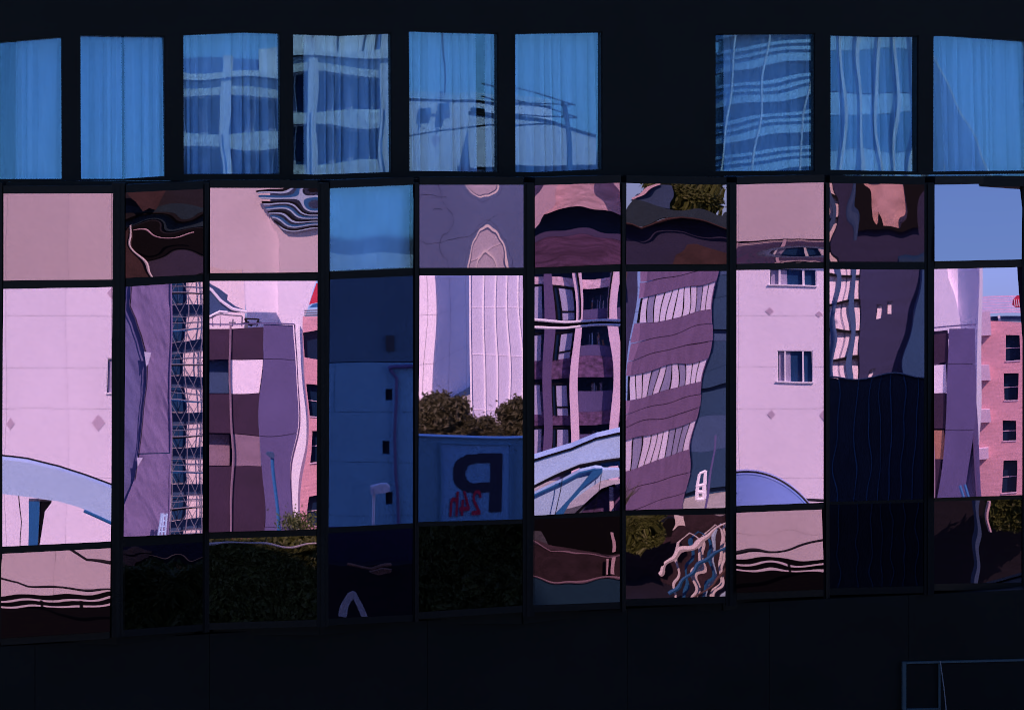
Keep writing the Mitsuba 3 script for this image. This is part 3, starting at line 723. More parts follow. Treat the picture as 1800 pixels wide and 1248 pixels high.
# roof clutter
RC = thing('roof_rack', 'small pipe rack and dish standing on the roof edge of the dark purple block', 'rack')
for a in ([(372, 573), (372, 556), (386, 552)], [(386, 573), (386, 552), (424, 555)], [(424, 573), (424, 556)], [(408, 573), (409, 560)], [(402, 566), (414, 566)]):
    obj('pipe', T3.put(T3.line(a, 69.2, .035)), 'steel_pipe', RC)
for a in ([(428, 560), (452, 562)], [(428, 560), (436, 572), (446, 571), (452, 562)], [(424, 569), (434, 566), (440, 575)], [(448, 575), (451, 567), (456, 569)]):
    obj('dish_frame', T3.put(T3.line(a, 68.8, .04)), 'black_metal', RC)
# lamp
LP = thing('street_lamp', 'dark blue street lamp before the grey-violet wall of the purple block', 'street lamp')
obj('pole', T3.put(T3.line([(484, 797), (484.5, 860), (486, 1010)], 49, .075, 10)), 'blue_paint', LP)
obj('head', T3.put(T3.poly([(470, 794), (474, 790), (486, 791), (489, 797), (487, 803), (478, 800)], 48.85, .3)), 'dark_navy_wall', LP)
# white tower behind
d = 110
TW = thing('white_tower', 'tall pale tower with a stepped left corner behind the dark purple block', 'tower')
def curve_face(P, pts_l, pts_r, d, thick, bsdf, parent, name):
    obj(name, P.put(P.poly(pts_l + pts_r[::-1], d, thick)), bsdf, parent)
curve_face(T3, [(360, 150), (360, 490), (424, 500), (434, 575), (434, 1080)], [(490, 150), (490, 1080)], d, 9, 'white_render', TW, 'wall')
curve_face(T3, [(490.4, 150), (490.4, 1080)], [(600, 150), (575, 420), (560, 480), (551, 505), (544, 540), (536, 570), (533, 640), (535, 760), (541, 860), (548, 930), (550, 1080)], d - .6, 9.6, 'white_render', TW, 'wall')
curve_face(T3, [(522, 585), (522, 1080)], [(531, 570), (529, 640), (531, 760), (537, 860), (544, 930), (546, 1080)], d - 1.2, .5, 'white_paint', TW, 'corner_strip')
DB = thing('roof_canopy', 'dark blue roof structure with a pale edge at the top left above the purple block', 'canopy')
obj('roof', T3.put(T3.poly([(340, 470), (369, 500), (384, 508), (400, 520), (398, 528), (412, 538), (432, 546), (420, 549), (400, 548), (380, 554), (368, 560), (340, 562)], 92, 2.5)), 'dark_navy_wall', DB)
obj('edge', T3.put(T3.line([(340, 490), (372, 512), (388, 530), (408, 543), (431, 548)], 91.9, .09)), 'white_paint', DB)
obj('edge', T3.put(T3.line([(340, 570), (369, 556), (386, 548), (400, 549)], 91.9, .07)), 'white_paint', DB)
for x in (345, 362):
    q_ = T3.uz(x, 545, 93)
    obj('post', T3.put(box([q_[0] - .08, 93, 0], [q_[0] + .08, 93.2, q_[1]])), 'dark_navy_wall', DB)
WB = thing('pale_annex', 'bright pale wall with brown stains behind the roof edge of the purple block', 'building')
obj('wall', T3.put(T3.box(330, 426, 440, 1100, 104, 2)), 'warm_render', WB)
# salmon brick behind at the right
def brick_block(P, d, name, label, x0, x1, ytop, wins, ledges, deep, roofed, brick='salmon_brick'):
    H = thing(name, label, 'building')
    poly = [(x0, ytop), (x1, ytop + 2), (x1, 1120), (x0, 1120)]
    w = obj('wall', wall_with_holes(P, poly, wins, d, .45), brick, H)
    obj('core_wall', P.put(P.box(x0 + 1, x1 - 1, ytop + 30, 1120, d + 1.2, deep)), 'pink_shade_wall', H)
    for h in wins:
        wi = obj('window', P.put(P.poly([(h[0], h[2]), (h[1], h[2]), (h[1], h[3]), (h[0], h[3])] if len(h) == 4 and not isinstance(h[0], tuple) else h, d + .42, .05)), 'dark_glass', H)
        if len(h) == 4 and not isinstance(h[0], tuple):
            obj('frame', P.put(cat(P.box(h[0], h[1], (h[2] + h[3]) / 2 - .6, (h[2] + h[3]) / 2 + .6, d + .36, .055), P.box(h[0] - .8, h[1] + .8, h[3] - .6, h[3] + 1.0, d - .07, .12))), 'pink_column', wi)
    for (x, y, sx, sy) in ledges:
        obj('balcony', P.put(P.box(x, x + sx, y - sy * 1.9, y, d - 1.3, 1.3)), 'pink_column', H)
    return H
H3b = brick_block(T3, 84, 'salmon_brick_block', 'salmon brick block with dark windows beside the white tower, third column', 536, 620, 556,
                  [[(536, 583), (562, 578), (600, 578), (600, 634), (562, 630), (537, 625)], (538, 600, 676, 733), (542, 600, 760, 816), (549, 600, 868, 920)], [], 8, False, 'rose_brick')
SG = thing('rooftop_sign', 'red rooftop sign above a blue board at the edge of the third column', 'sign')
obj('board', T3.put(T3.poly([(556, 496), (575, 496), (575, 530), (549, 534), (545, 536), (549, 520)], 88, .3)), 'sign_red', SG)
obj('lower_board', T3.put(T3.poly([(552, 534.5), (575, 531), (575, 540), (545, 541)], 88, .3)), 'blue_paint', SG)
for y in (546, 550, 554):
    obj('rail', T3.put(T3.line([(538, y), (600, y - 1)], 85, .04)), 'steel_pipe', H3b)

rows10 = [(584, 640, 'p', 0, 0), (640, 693, 'o', 'light_lifted_tile', 'light_lifted_tile'), (693, 755, 'p', 0, 0), (755, 808, 'o', 'orange_wall', 'orange_wall'), (808, 930, 'p', 0, 0), (930, 1110, 'p', 0, 0)]
H10 = purple_block(T10, 68, 'purple_block', 'dark purple block with a pale square opening in the rightmost column', 1600, 1641, 1670, 1718, rows10, 5, 1540, lean=-11.0)
d = 105
TW2 = thing('white_tower', 'pale curved tower against the blue sky in the rightmost column', 'tower')
curve_face(T10, [(1560, 380), (1560, 980)], [(1655, 380), (1668, 490), (1680, 520), (1690, 560), (1693, 600), (1693, 1080)], d - .5, 9, 'light_lifted_tile', TW2, 'wall')
curve_face(T10, [(1640, 380), (1640, 980)], [(1727, 380), (1728, 500), (1727, 600), (1724, 700), (1722, 1080)], d, 9, 'light_lifted_tile', TW2, 'wall')
curve_face(T10, [(1724, 380), (1725, 500), (1723, 600), (1717, 720), (1712, 800), (1702, 870), (1695, 980)], [(1730, 380), (1731, 500), (1730, 600), (1727, 700), (1722, 800), (1716, 870), (1708, 980)], d - .9, .9, 'white_paint', TW2, 'corner_strip')
wins10 = [(1771, 1794, 590, 634), (1768, 1792, 655, 702), (1764, 1789, 738, 775), (1766, 1791, 810, 866)]
H10b = brick_block(T10, 120, 'salmon_brick_block', 'salmon brick block with balconies and dark windows in the rightmost column', 1722, 1860, 566, wins10 + [(1815, 1838, 590, 634), (1815, 1838, 655, 702), (1815, 1838, 738, 775)],
                   [(1727, 591, 19, 22), (1725, 668, 19, 14), (1723, 742, 19, 12), (1721, 806, 19, 10)], 10, True, 'rose_brick')
obj('roof_band', T10.put(T10.box(1722, 1860, 556, 565.5, 121, 8)), 'dark_navy_wall', H10b)
for x in (1732, 1758):
    obj('post', T10.put(T10.box(x, x + 4, 556, 566, 120.7, .25)), 'white_paint', H10b)
for k in range(7):
    y0 = 552 - 4.6 * k
    obj('roof_tile', T10.put(hexa(*[np.array([T10.pt(x, y, dd) for x, y, dd in ((1722, y0 - 3.2 + 2, 121 + k * .7), (1860, y0 - 8.7, 121 + k * .7), (1860, y0 - 5.5, 120.7 + k * .7), (1722, y0 + 2, 120.7 + k * .7))]) + np.array([0, o, 0]) for o in (0, .6)])), 'roof_pink', H10b)
SG2 = thing('rooftop_sign', 'small red sign on the pink tiled roof at the right edge', 'sign')
obj('board', T10.put(T10.poly([(1786, 527), (1794, 519), (1804, 519), (1804, 540), (1790, 541), (1784, 536)], 119.4, .3)), 'sign_red', SG2)
for k in range(4):
    obj('stripe', T10.put(T10.box(1788 + 4 * k, 1789.2 + 4 * k, 526, 539, 119.34, .055)), 'white_paint', SG2)
for a in ([(1690, 852), (1697, 874), (1700, 900)], [(1699, 850), (1706, 874), (1710, 900)]):
    obj('slanting_post', T10.put(T10.line(a, 60, .07)), 'blue_paint', label='dark slanting post at the foot of the curved pale tower', cat='post', group='dark slanting posts below the curved pale tower')

# ---------------------------------------------------------------- 4: shaded blue wall with lamp
P = T4; d = 28.0
H4 = thing('blue_hall', 'shaded blue hall with three small vents and a drainpipe behind the white lamp', 'building')
def h4(y0, y1, x0, x1, bs, dd, holes=()):
    return wall_with_holes(P, [(x0, y0), (x1, y0), (x1, y1), (x0, y1)], holes, dd, .25)
vents = [(678, 690, 683, 704), (672, 684, 774, 798), (676, 688, 863, 886)]
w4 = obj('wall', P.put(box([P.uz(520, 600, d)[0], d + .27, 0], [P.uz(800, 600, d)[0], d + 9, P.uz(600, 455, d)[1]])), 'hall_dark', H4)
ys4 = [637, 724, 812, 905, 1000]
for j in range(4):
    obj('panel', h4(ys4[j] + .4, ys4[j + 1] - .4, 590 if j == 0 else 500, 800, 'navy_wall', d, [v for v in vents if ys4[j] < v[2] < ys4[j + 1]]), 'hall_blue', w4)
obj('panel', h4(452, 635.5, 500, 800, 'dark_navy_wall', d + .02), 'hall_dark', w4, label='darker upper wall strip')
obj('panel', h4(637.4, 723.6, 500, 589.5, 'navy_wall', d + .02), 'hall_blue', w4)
for v in vents:
    obj('vent', P.put(P.box(*v, d + .2, .03)), 'vent_grey', H4)
obj('vent', P.put(P.box(679, 693, 590, 617, d - .03, .045)), 'vent_grey', H4)
obj('drainpipe', P.put(P.line([(686, 650), (697, 664), (697, 700), (694, 760), (694, 830), (697, 870), (700, 950)], d - .07, .04, 8)), 'slate_wall', H4)
obj('pipe_elbow', P.put(P.line([(683, 648), (688, 645), (720, 644), (790, 646)], d - .07, .05, 8)), 'slate_wall', H4)
LW = thing('street_lamp', 'white box-headed street lamp before the shaded blue hall', 'street lamp')
obj('pole', P.put(P.line([(655.5, 868), (655, 900), (655, 1100)], d - 4, .035, 10)), 'white_paint', LW)
obj('head', P.put(P.poly([(650, 855), (657, 853), (668, 850), (678, 850), (683, 855), (684, 862), (676, 865), (650, 868)], d - 4.1, .26)), 'white_paint', LW)
obj('lens', P.put(P.box(652, 655, 858, 865, d - 4.13, .025)), 'grey_panel', LW)

# ---------------------------------------------------------------- 5: towers, trees, parking sign
P = T5; d = 120.0
TA = thing('pale_tower', 'pale pink tower with a shaded blue flank, left of the ribbed tower', 'tower')
u = lambda x, y=600, dd=d: P.uz(x, y, dd)[0]
ztop = P.uz(800, 250, d)[1]
obj('wall', P.put(box([u(560), d + .32, 0], [u(763), d + 13, ztop])), 'white_render', TA)
xs = [560, 690, 748, 764]
yc = [250, 400, 556, 640, 725, 800, 900]
for i in range(3):
    for j in range(len(yc) - 1):
        obj('panel', P.put(P.box(xs[i] + .3, xs[i + 1] - .3, yc[j] + .3, yc[j + 1] - .3, d, .3)), 'white_render', TA)
# flank: recedes steeply
q0, q1 = np.array([u(764.3), d + .05]), np.array([u(829), d + 16])
fr = [0, .38, .86, 1.0]
for i in range(3):
    for j in range(len(yc) - 1):
        a, b = q0 + (q1 - q0) * (fr[i] + .006), q0 + (q1 - q0) * (fr[i + 1] - .006)
        z1, z0 = P.uz(800, yc[j] + .3, d)[1], P.uz(800, yc[j + 1] - .3, d)[1]
        z0 = max(z0, 0.02)
        if z1 <= z0: continue
        f4 = np.array([[a[0], a[1], z1], [b[0], b[1], z1], [b[0], b[1], z0], [a[0], a[1], z0]])
        obj('flank_panel', P.put(hexa(f4, f4 + np.array([-.3, .06, 0]))), 'white_render', TA)
TB = thing('ribbed_tower', 'lavender tower with pale upright ribs above the trees', 'tower')
db = 113.0
ub = lambda x: P.uz(x, 600, db)[0]
zt = P.uz(800, 250, db)[1]
obj('wall', P.put(box([ub(828), db + .25, 0], [ub(1010), db + 5, zt])), 'grey_panel', TB)
yb = [250, 430, 541, 626, 716, 800, 900]
xr = [828, 852, 873, 893, 914, 936, 958, 1010]
for i in range(len(xr) - 1):
    for j in range(len(yb) - 1):
        obj('panel', P.put(P.box(xr[i] + .15, xr[i + 1] - .15, yb[j] + .3, yb[j + 1] - .3, db, .24)), 'grey_panel', TB)
for x in xr[1:-1]:
    obj('rib', P.put(P.box(x - 1.6, x + 1.2, 250, 900, db - .2, .19)), 'white_paint', TB)
obj('corner_rib', P.put(P.box(826.5, 829.5, 250, 900, db - .3, .5)), 'white_paint', TB)
for y in yb[1:-1]:
    obj('string_course', P.put(P.box(829.6, 1010, y - .6, y + .6, db - .05, .28)), 'white_render', TB)

def tree(P, name, label, cx, cy, rx, ry, d, leaf, seed, n=5200, lobes=9, trunk_to=None, size=0.17, group=None):
    r = np.random.default_rng(seed)
    c = P.pt(cx, cy, d)
    Rx = abs(P.uz(cx + rx, cy, d)[0] - c[0]); Rz = abs(P.uz(cx, cy - ry, d)[1] - c[2])
    H = thing(name, label, 'tree', group)
    cen, rad = [], []
    while len(cen) < lobes:
        q = r.uniform(-1, 1, 3)
        if q @ q < 1 and q[2] > -.85:
            s = r.uniform(.17, .34)
            q = q * (1 - s * .75)
            cen.append(c + q * np.array([Rx, Rx * .75, Rz])); rad.append(s * (Rx * Rz) ** .5)
    cen, rad = np.array(cen), np.array(rad)
    pr = rad ** 2 / (rad ** 2).sum()
    which = r.choice(lobes, n, p=pr)
    dirs = r.normal(size=(n, 3)); dirs /= np.linalg.norm(dirs, axis=1, keepdims=True)
    pos = cen[which] + dirs * (rad[which] * r.uniform(.35, 1.0, n) ** .5)[:, None] + r.normal(size=(n, 3)) * .05
    pos += dirs * (np.where(r.random(n) < .12, r.uniform(0, .28, n), 0))[:, None]
    ax = r.normal(size=(n, 3)) + dirs * .35 + np.array([0, 0, .3]); ax /= np.linalg.norm(ax, axis=1, keepdims=True)
    t1 = np.cross(ax, r.normal(size=(n, 3))); t1 /= np.linalg.norm(t1, axis=1, keepdims=True)
    t2 = np.cross(ax, t1)
    s = size * r.uniform(.55, 1.45, n)[:, None]
    quad = np.stack([pos - t1 * s, pos + t2 * s * .42 + ax * s * .12, pos + t1 * s, pos - t2 * s * .42 + ax * s * .12], 1).reshape(-1, 3)
    idx = np.arange(n) * 4
    f = np.vstack([np.stack([idx, idx + 1, idx + 2], 1), np.stack([idx, idx + 2, idx + 3], 1)])
    obj('crown', P.put(trimesh.Trimesh(quad, f, process=False)), leaf, H)
    base = np.array([c[0], c[1], 0])
    k = c[2] - Rz * .5
    tr = [tube([base, base + [0.05, 0, k * .5], base + [0, .05, k]], [.16, .13, .1], 8)]
    for q in cen[:9]:
        tr.append(tube([base + [0, 0, k * .9], (base + [0, 0, k] + q) / 2, q], [.08, .05, .02], 6))
    obj('trunk', P.put(cat(tr)), 'bark', H)
    return H
tree(P, 'tree', 'broad olive-brown tree below the pale tower, left of the gap', 782, 736, 56, 46, 50, 'leaf_olive', 11, 30000, 60, size=.085)
tree(P, 'tree', 'smaller olive-brown tree at the right end of the row below the ribbed tower', 906, 740, 33, 45, 52, 'leaf_olive', 12, 15000, 34, size=.085)
tree(P, 'tree', 'low dark bush-like tree in the gap between the two larger crowns', 846, 758, 32, 28, 51, 'leaf_olive', 13, 10000, 24, size=.08)
tree(P, 'tree', 'dark low tree behind the left end of the parking board', 712, 752, 26, 34, 53, 'leaf_green', 14, 5000, 8, size=.13)

dS = 25.0
PS = thing('parking_sign', 'shaded blue parking board with a dark P and red 24h', 'sign')
obj('board', P.put(P.box(700, 960, 768.5, 1000, dS, .3)), 'sign_blue', PS)
obj('coping', P.put(P.box(699, 961, 766.5, 768.2, dS - .05, .4)), 'sign_blue_light', PS)
obj('face', P.put(P.box(775, 897, 780, 990, dS - .06, .055)), 'sign_blue_light', PS)
for (a, b, c_, e_) in ((773, 775, 778, 990), (897.2, 899.5, 778, 990), (775.2, 897, 777.5, 779.6)):
    obj('frame', P.put(P.box(a, b, c_, e_, dS - .09, .085)), 'sign_blue', PS)
def letter(text, x0, x1, y0, y1, dd, bold=True):
    """Lettering that reads the right way round for someone facing the sign, fitted into the surveyed box."""
    m = meshkit.text_mesh(text, 1.0, 0.02, bold)
    v = np.array(m.vertices); v -= v.min(0); v /= v.max(0)
    (ua, za), (ub_, zb_) = P.uz(x0, y1, dd), P.uz(x1, y0, dd)
    q = np.stack([ub_ - v[:, 0] * (ub_ - ua), dd + (1 - v[:, 2]) * .015, za + v[:, 1] * (zb_ - za)], 1)
    return P.put(trimesh.Trimesh(q, np.array(m.faces), process=False))
obj('letter', letter('P', 793, 883, 794, 903, dS - .08), 'sign_dark', PS, label='dark letter P')
obj('lettering', letter('24h', 790, 846, 861, 907, dS - .10), 'sign_red', PS, label='red lettering 24h')
for x in (745, 930):
    obj('post', P.put(box([P.uz(x, 900, dS)[0] - .08, dS + .32, 0], [P.uz(x, 900, dS)[0] + .08, dS + .48, P.uz(x, 770, dS)[1]])), 'sign_blue', PS)

# ---------------------------------------------------------------- 6: balcony block and ramp
def balcony_block(P, d, name, label, levels, cols, x0, x1, par, smooth_, colm, hcol, deep, ytop, glass, curtain_cols=(), textured='pebble_purple'):
    H = thing(name, label, 'building')
    U = lambda x: P.uz(x, 650, d)[0]
    Z = lambda y: P.uz(P.cx, y, d)[1]
    obj('rear_wall', P.put(box([U(x0), d + 2.6, 0], [U(x1), d + deep, Z(ytop)])), 'dark_navy_wall', H)
    for (ya, yb_, yc_, tex) in levels:      # smooth upper strip ya..yb, rough parapet yb..yc
        if yb_ > ya: obj('parapet_cap', P.put(box([U(x0), d + .12, Z(yb_) + .01], [U(x1), d + .32, Z(ya)])), smooth_, H)
        obj('parapet', P.put(box([U(x0), d + .06, Z(yc_)], [U(x1), d + .34, Z(yb_)])), tex, H)
        obj('floor_slab', P.put(box([U(x0), d + .36, Z(yc_) + .03], [U(x1), d + 2.58, Z(yc_) + .2])), 'slab_navy', H)
    for (xa, xb, m, pr) in cols:
        obj('column', P.put(P.poly([(xa[0], ytop), (xb[0], ytop), (xb[0] + (xb[1] - xb[0]), 1010), (xa[1], 1010)], d - pr, pr + .04)), m, H)
    return H
P = T6; d = 100.0
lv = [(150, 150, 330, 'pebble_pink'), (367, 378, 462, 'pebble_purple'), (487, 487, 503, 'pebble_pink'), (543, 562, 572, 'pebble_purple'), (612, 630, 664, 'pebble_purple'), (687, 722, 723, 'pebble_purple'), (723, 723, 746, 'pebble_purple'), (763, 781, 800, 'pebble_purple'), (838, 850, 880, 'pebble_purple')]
F = balcony_block(P, d, 'balcony_block', 'apartment block with rough parapets toned purple as if shaded and pink columns above the blue ramp', lv,
                  [((1003, 1006), (1017, 1020), 'pink_column', .5), ((1064, 1078), (1082, 1094), 'pink_column', .5), ((953, 955), (968, 972), 'plum_column', .35), ((893, 893), (905, 905), 'pink_column', .4), ((1123, 1126), (1138, 1141), 'pink_column', .5)],
                  860, 1180, None, 'slab_navy', None, None, 12, 155, None)
for x in (1011, 1071):
    obj('downpipe', P.put(P.line([(x, 430), (x + 2, 560)], d - .56, .06)), 'black_metal', F)
for (y0, y1) in ((502, 561), (581, 630), (672, 729), (749, 800)):
    w = obj('window', P.put(cat(P.box(970, 1003, y0, y0 + 3, d - .02, .07), P.box(970, 973, y0 + 3.2, y1, d - .02, .07), P.box(978, 980, y0 + 3.2, y1, d - .02, .07), P.box(980.2, 1003, y0 + (y1 - y0) * .72, y0 + (y1 - y0) * .72 + 2.6, d - .02, .07), P.box(1000.5, 1003, y0 + 3.2, y1, d - .02, .07))), 'black_metal', F)
    obj('pane', P.put(P.box(968, 1003, y0, y1, d + .055, .004)), 'dark_glass', w)
    obj('curtain', P.put(P.box(980, 1000.5, y0 + 5, y1, d + .048, .004)), 'net_curtain', w)
    w = obj('window', P.put(cat(P.box(905, 953, y0, y0 + 3, d - .02, .07), P.box(927, 930, y0 + 3.2, y1, d - .02, .07))), 'black_metal', F)
    obj('curtain', P.put(P.box(931, 950, y0 + 4, y1, d + .048, .004)), 'net_curtain', w)
r6 = np.random.default_rng(3)
stuff = []
for (y0, y1) in ((508, 543), (580, 612), (667, 688), (750, 764)):
    for k in range(7):
        x = r6.uniform(1034, 1062); h = r6.uniform(.3, .8) * (y1 - y0)
        stuff.append((x, x + r6.uniform(1, 3.5), y1 - h, y1, ['blind', 'grey_blind', 'pale_blue_paint', 'orange_wall'][r6.integers(0, 4)]))
for k, (xa, xb, ya, yb_, m) in enumerate(stuff):
    obj('balcony_box', P.put(P.box(xa, xb, ya, yb_, d + 1.2 + .1 * (k % 5), .08)), m, label='small thing standing on a dark balcony of the purple apartment block', cat='household thing', group='things standing on the dark balconies')
# utility beam across (pedestrian bridge rail, nearer)
BM = thing('pipe_bridge', 'slim white and navy pipe bridge crossing in front of the balconies', 'pipe bridge')
obj('upper_rail', P.put(P.line([(900, 558), (940, 560.5), (985, 565), (1035, 565), (1092, 564), (1130, 563)], 62, .055, 8)), 'white_paint', BM)
obj('lower_rail', P.put(P.line([(900, 570), (940, 572.5), (985, 575.5), (1035, 574), (1092, 572), (1130, 571)], 62, .055, 8)), 'white_paint', BM)
obj('web', P.put(P.poly([(900, 559), (940, 561), (985, 565.5), (1035, 565.5), (1130, 563.5), (1130, 570.5), (1035, 573.5), (985, 575), (940, 572), (900, 569.5)], 62.05, .1)), 'black_metal', BM)
for x in (896, 1136):
    obj('pier', P.put(box([P.uz(x, 565, 62)[0] - .15, 62.2, 0], [P.uz(x, 565, 62)[0] + .15, 62.5, P.uz(x, 572, 62)[1]])), 'black_metal', BM)
# ramp
RP = thing('ramp', 'light blue curved ramp with deep blue underside in front of the balcony block', 'ramp')
t1 = [(880, 818), (940, 806), (980, 797), (1005, 790), (1025, 781), (1050, 771), (1092, 764), (1160, 760)]
b1 = [(880, 868), (940, 853), (962, 843), (990, 830), (1020, 817), (1055, 811), (1092, 806), (1160, 800)]
obj('girder', P.put(P.poly(t1 + b1[::-1], 36, 2.2)), 'pale_blue_paint', RP)
obj('handrail', P.put(P.line([(x, y - 1) for x, y in t1], 35.97, .04)), 'black_metal', RP)
obj('soffit_edge', P.put(P.line([(x, y + 1.5) for x, y in b1], 35.97, .05)), 'black_metal', RP)
obj('upper_soffit', P.put(P.poly([(1058, 813), (1092, 808), (1160, 803), (1160, 818), (1092, 818), (1060, 822)], 36.6, 1.2)), 'blue_paint', RP)
t2 = [(880, 905), (940, 868), (965, 857), (990, 845), (1020, 828), (1048, 822), (1060, 823)]
obj('lower_girder', P.put(P.poly(t2 + [(1064, 826), (1092, 826), (1092, 838), (1060, 845), (1030, 862), (1005, 880), (985, 905), (960, 990), (880, 990)], 35.2, .7)), 'pale_blue_paint', RP)
obj('stringer', P.put(P.poly([(1043, 828), (1062, 823), (1062, 831), (1030, 853), (1003, 882), (990, 905), (960, 990), (946, 990), (980, 900), (1010, 866)], 35.05, .12)), 'blue_paint', RP)
obj('lower_edge', P.put(P.line([(x, y + 3) for x, y in t2], 35.1, .04)), 'blue_paint', RP)
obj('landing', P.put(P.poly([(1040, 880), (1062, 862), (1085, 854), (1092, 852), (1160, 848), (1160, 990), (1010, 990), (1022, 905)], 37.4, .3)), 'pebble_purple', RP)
obj('landing_edge', P.put(P.line([(1010, 905), (1040, 879), (1062, 861), (1085, 853)], 37.3, .05)), 'black_metal', RP)
obj('post', P.put(P.box(1076, 1083, 856, 990, 37.2, .15)), 'pink_column', RP)
for x in (992, 1060):
    obj('hanger', P.put(P.line([(x, 832), (x - 4, 862), (x - 14, 905)], 35.0, .012)), 'black_metal', RP)

for x in (892, 1148):
    obj('pier', P.put(box([P.uz(x, 800, 36)[0] - .25, 36.2, 0], [P.uz(x, 800, 36)[0] + .25, 36.7, P.uz(x, 838, 36)[1]])), 'blue_paint', RP)
# ---------------------------------------------------------------- 7: brown block with bands of windows
P = T7; d = 80.0
H7 = thing('brown_tiled_block', 'brown tiled office block with rows of panes coloured pale for reflected brightness, receding from the street', 'building')
K7 = 1.7                               # how fast its front recedes
uA, _ = P.uz(1106, 700, d)
def g7(s0, s1, z0, z1, proud, thick):
    """A slab on the receding front: s along the front from its left corner, z up."""
    dir_ = np.array([1, K7, 0]) / math.hypot(1, K7); nrm = np.array([K7, -1, 0]) / math.hypot(1, K7)
    o = np.array([uA, d, 0])
    a = o + dir_ * s0 + nrm * proud; b = o + dir_ * s1 + nrm * proud
    f = np.array([[a[0], a[1], z1], [b[0], b[1], z1], [b[0], b[1], z0], [a[0], a[1], z0]])
    return P.put(hexa(f, f - nrm * thick))
s_end = (P.uz(1228, 700, d)[0] - uA) * math.hypot(1, K7) * 1.06
zc = lambda y: P.uz(1110, y, d)[1]
bands = [(512, 560), (648, 690), (762, 816)]
zz = [(zc(y1), zc(y0)) for y0, y1 in bands]
fl = zz[0][0] - zz[1][0]
zz = [(zz[0][0] + fl, zz[0][1] + fl)] + zz
ztop7 = zz[0][1] + 3.0
edges = [ztop7] + [z for b in zz for z in (b[1], b[0])] + [0.0]
us = s_end / math.hypot(1, K7)
foot = sg.Polygon([(uA + .30, d + .30 * K7 + .42), (uA + us, d + us * K7 + .42), (uA + us, d + us * K7 + 6), (uA + .30, d + us * K7 + 6)])
mcore = trimesh.creation.extrude_polygon(foot, ztop7, engine='earcut')
obj('core_wall', P.put(mcore), 'brown_tile', H7)
for j in range(0, len(edges), 2):
    z1, z0 = edges[j], edges[j + 1]
    n = 3 if j else 4
    cutz = np.linspace(z1, z0, n + 1)
    for i in range(n):
        for q in range(3):
            obj('fascia', g7(s_end * q / 3 + .012, s_end * (q + 1) / 3 - .012, cutz[i + 1] + .02, cutz[i] - .02, 0.0 + (.03 if i % 2 else 0), .3), 'brown_tile', H7)
rw = np.random.default_rng(5)
for (z0, z1) in zz:
    nW = 11
    for i in range(nW):
        a, b = s_end * i / nW, s_end * (i + 1) / nW
        m = ['light_lifted_tile', 'blind', 'light_lifted_tile', 'grey_blind', 'blind', 'light_lifted_tile', 'grey_blind'][rw.integers(0, 7)]  # pane colours stand for bright surroundings mirrored in the glass
        w = obj('window', g7(a + .0, a + .06, z0, z1, -.04, .12), 'black_metal', H7)
        obj('pane', g7(a + .062, b - .002, z0, z1, -.06, .02), m, w)
# blue glass neighbours
NL = thing('blue_glass_block', 'blue glass wall at the left edge of the brown tiled block', 'building')
obj('core_wall', P.put(P.box(1020, 1118, 420, 1000, d + 6.2, 8)), 'navy_wall', NL)
for j, y in enumerate(range(400, 1000, 46)):
    obj('panel', P.put(P.box(1020, 1118, y + .4, y + 45.6, d + 6, .18)), 'pyramid_blue', NL)
NR = thing('navy_glass_block', 'dark blue glass block at the right edge of the brown tiled block', 'building')
obj('core_wall', P.put(P.box(1205, 1420, 400, 1000, d + 12.1, 8)), 'navy_wall', NR)
ysr = [400, 500, 533, 590, 610, 660, 690, 742, 800, 870, 1000]
for j in range(len(ysr) - 1):
    obj('panel', P.put(P.box(1205, 1420, ysr[j] + .4, ysr[j + 1] - .4, d + 11.9 - .15 * (j % 3), .16)), 'dark_navy_wall' if j in (3, 7, 0) else 'gable_blue', NR)
AF = thing('sign_frame', 'small white frame sign with a triangle at the foot of the navy glass block', 'sign')
for a in ([(1251, 838), (1262, 836)], [(1251, 838), (1254, 862)], [(1262, 836), (1266, 862)], [(1254, 862), (1266, 862)], [(1255, 862), (1258, 884)], [(1265, 862), (1268, 884)], [(1258, 884), (1268, 884)], [(1257, 872), (1266, 874)]):
    obj('bar', P.put(P.line(a, d - 8, .08)), 'white_paint', AF)
obj('pole', P.put(P.line([(1268, 775), (1271, 800), (1272, 905)], d - 9, .05)), 'slate_wall', label='thin leaning pole beside the white frame sign', cat='pole')
SH = thing('shrub', 'small dry shrub at the foot of the brown tiled block', 'shrub')
def twigs(P, x, y, d, h, n, seed):
    r = np.random.default_rng(seed); o = P.pt(x, y, d); ms = []
    for i in range(n):
        a = r.uniform(-.6, .6); b = r.uniform(-.5, .5)
        ms.append(tube([o + [r.uniform(-.15, .15), 0, 0], o + [a * h * .5, b * h * .3, h * .55], o + [a * h * r.uniform(.7, 1.2), b * h * .6, h * r.uniform(.7, 1.1)]], [.03, .02, .008], 5))
    return P.put(cat(ms))
obj('stems', twigs(P, 1121, 893, d - 12, 1.4, 22, 5), 'leaf_olive', SH)

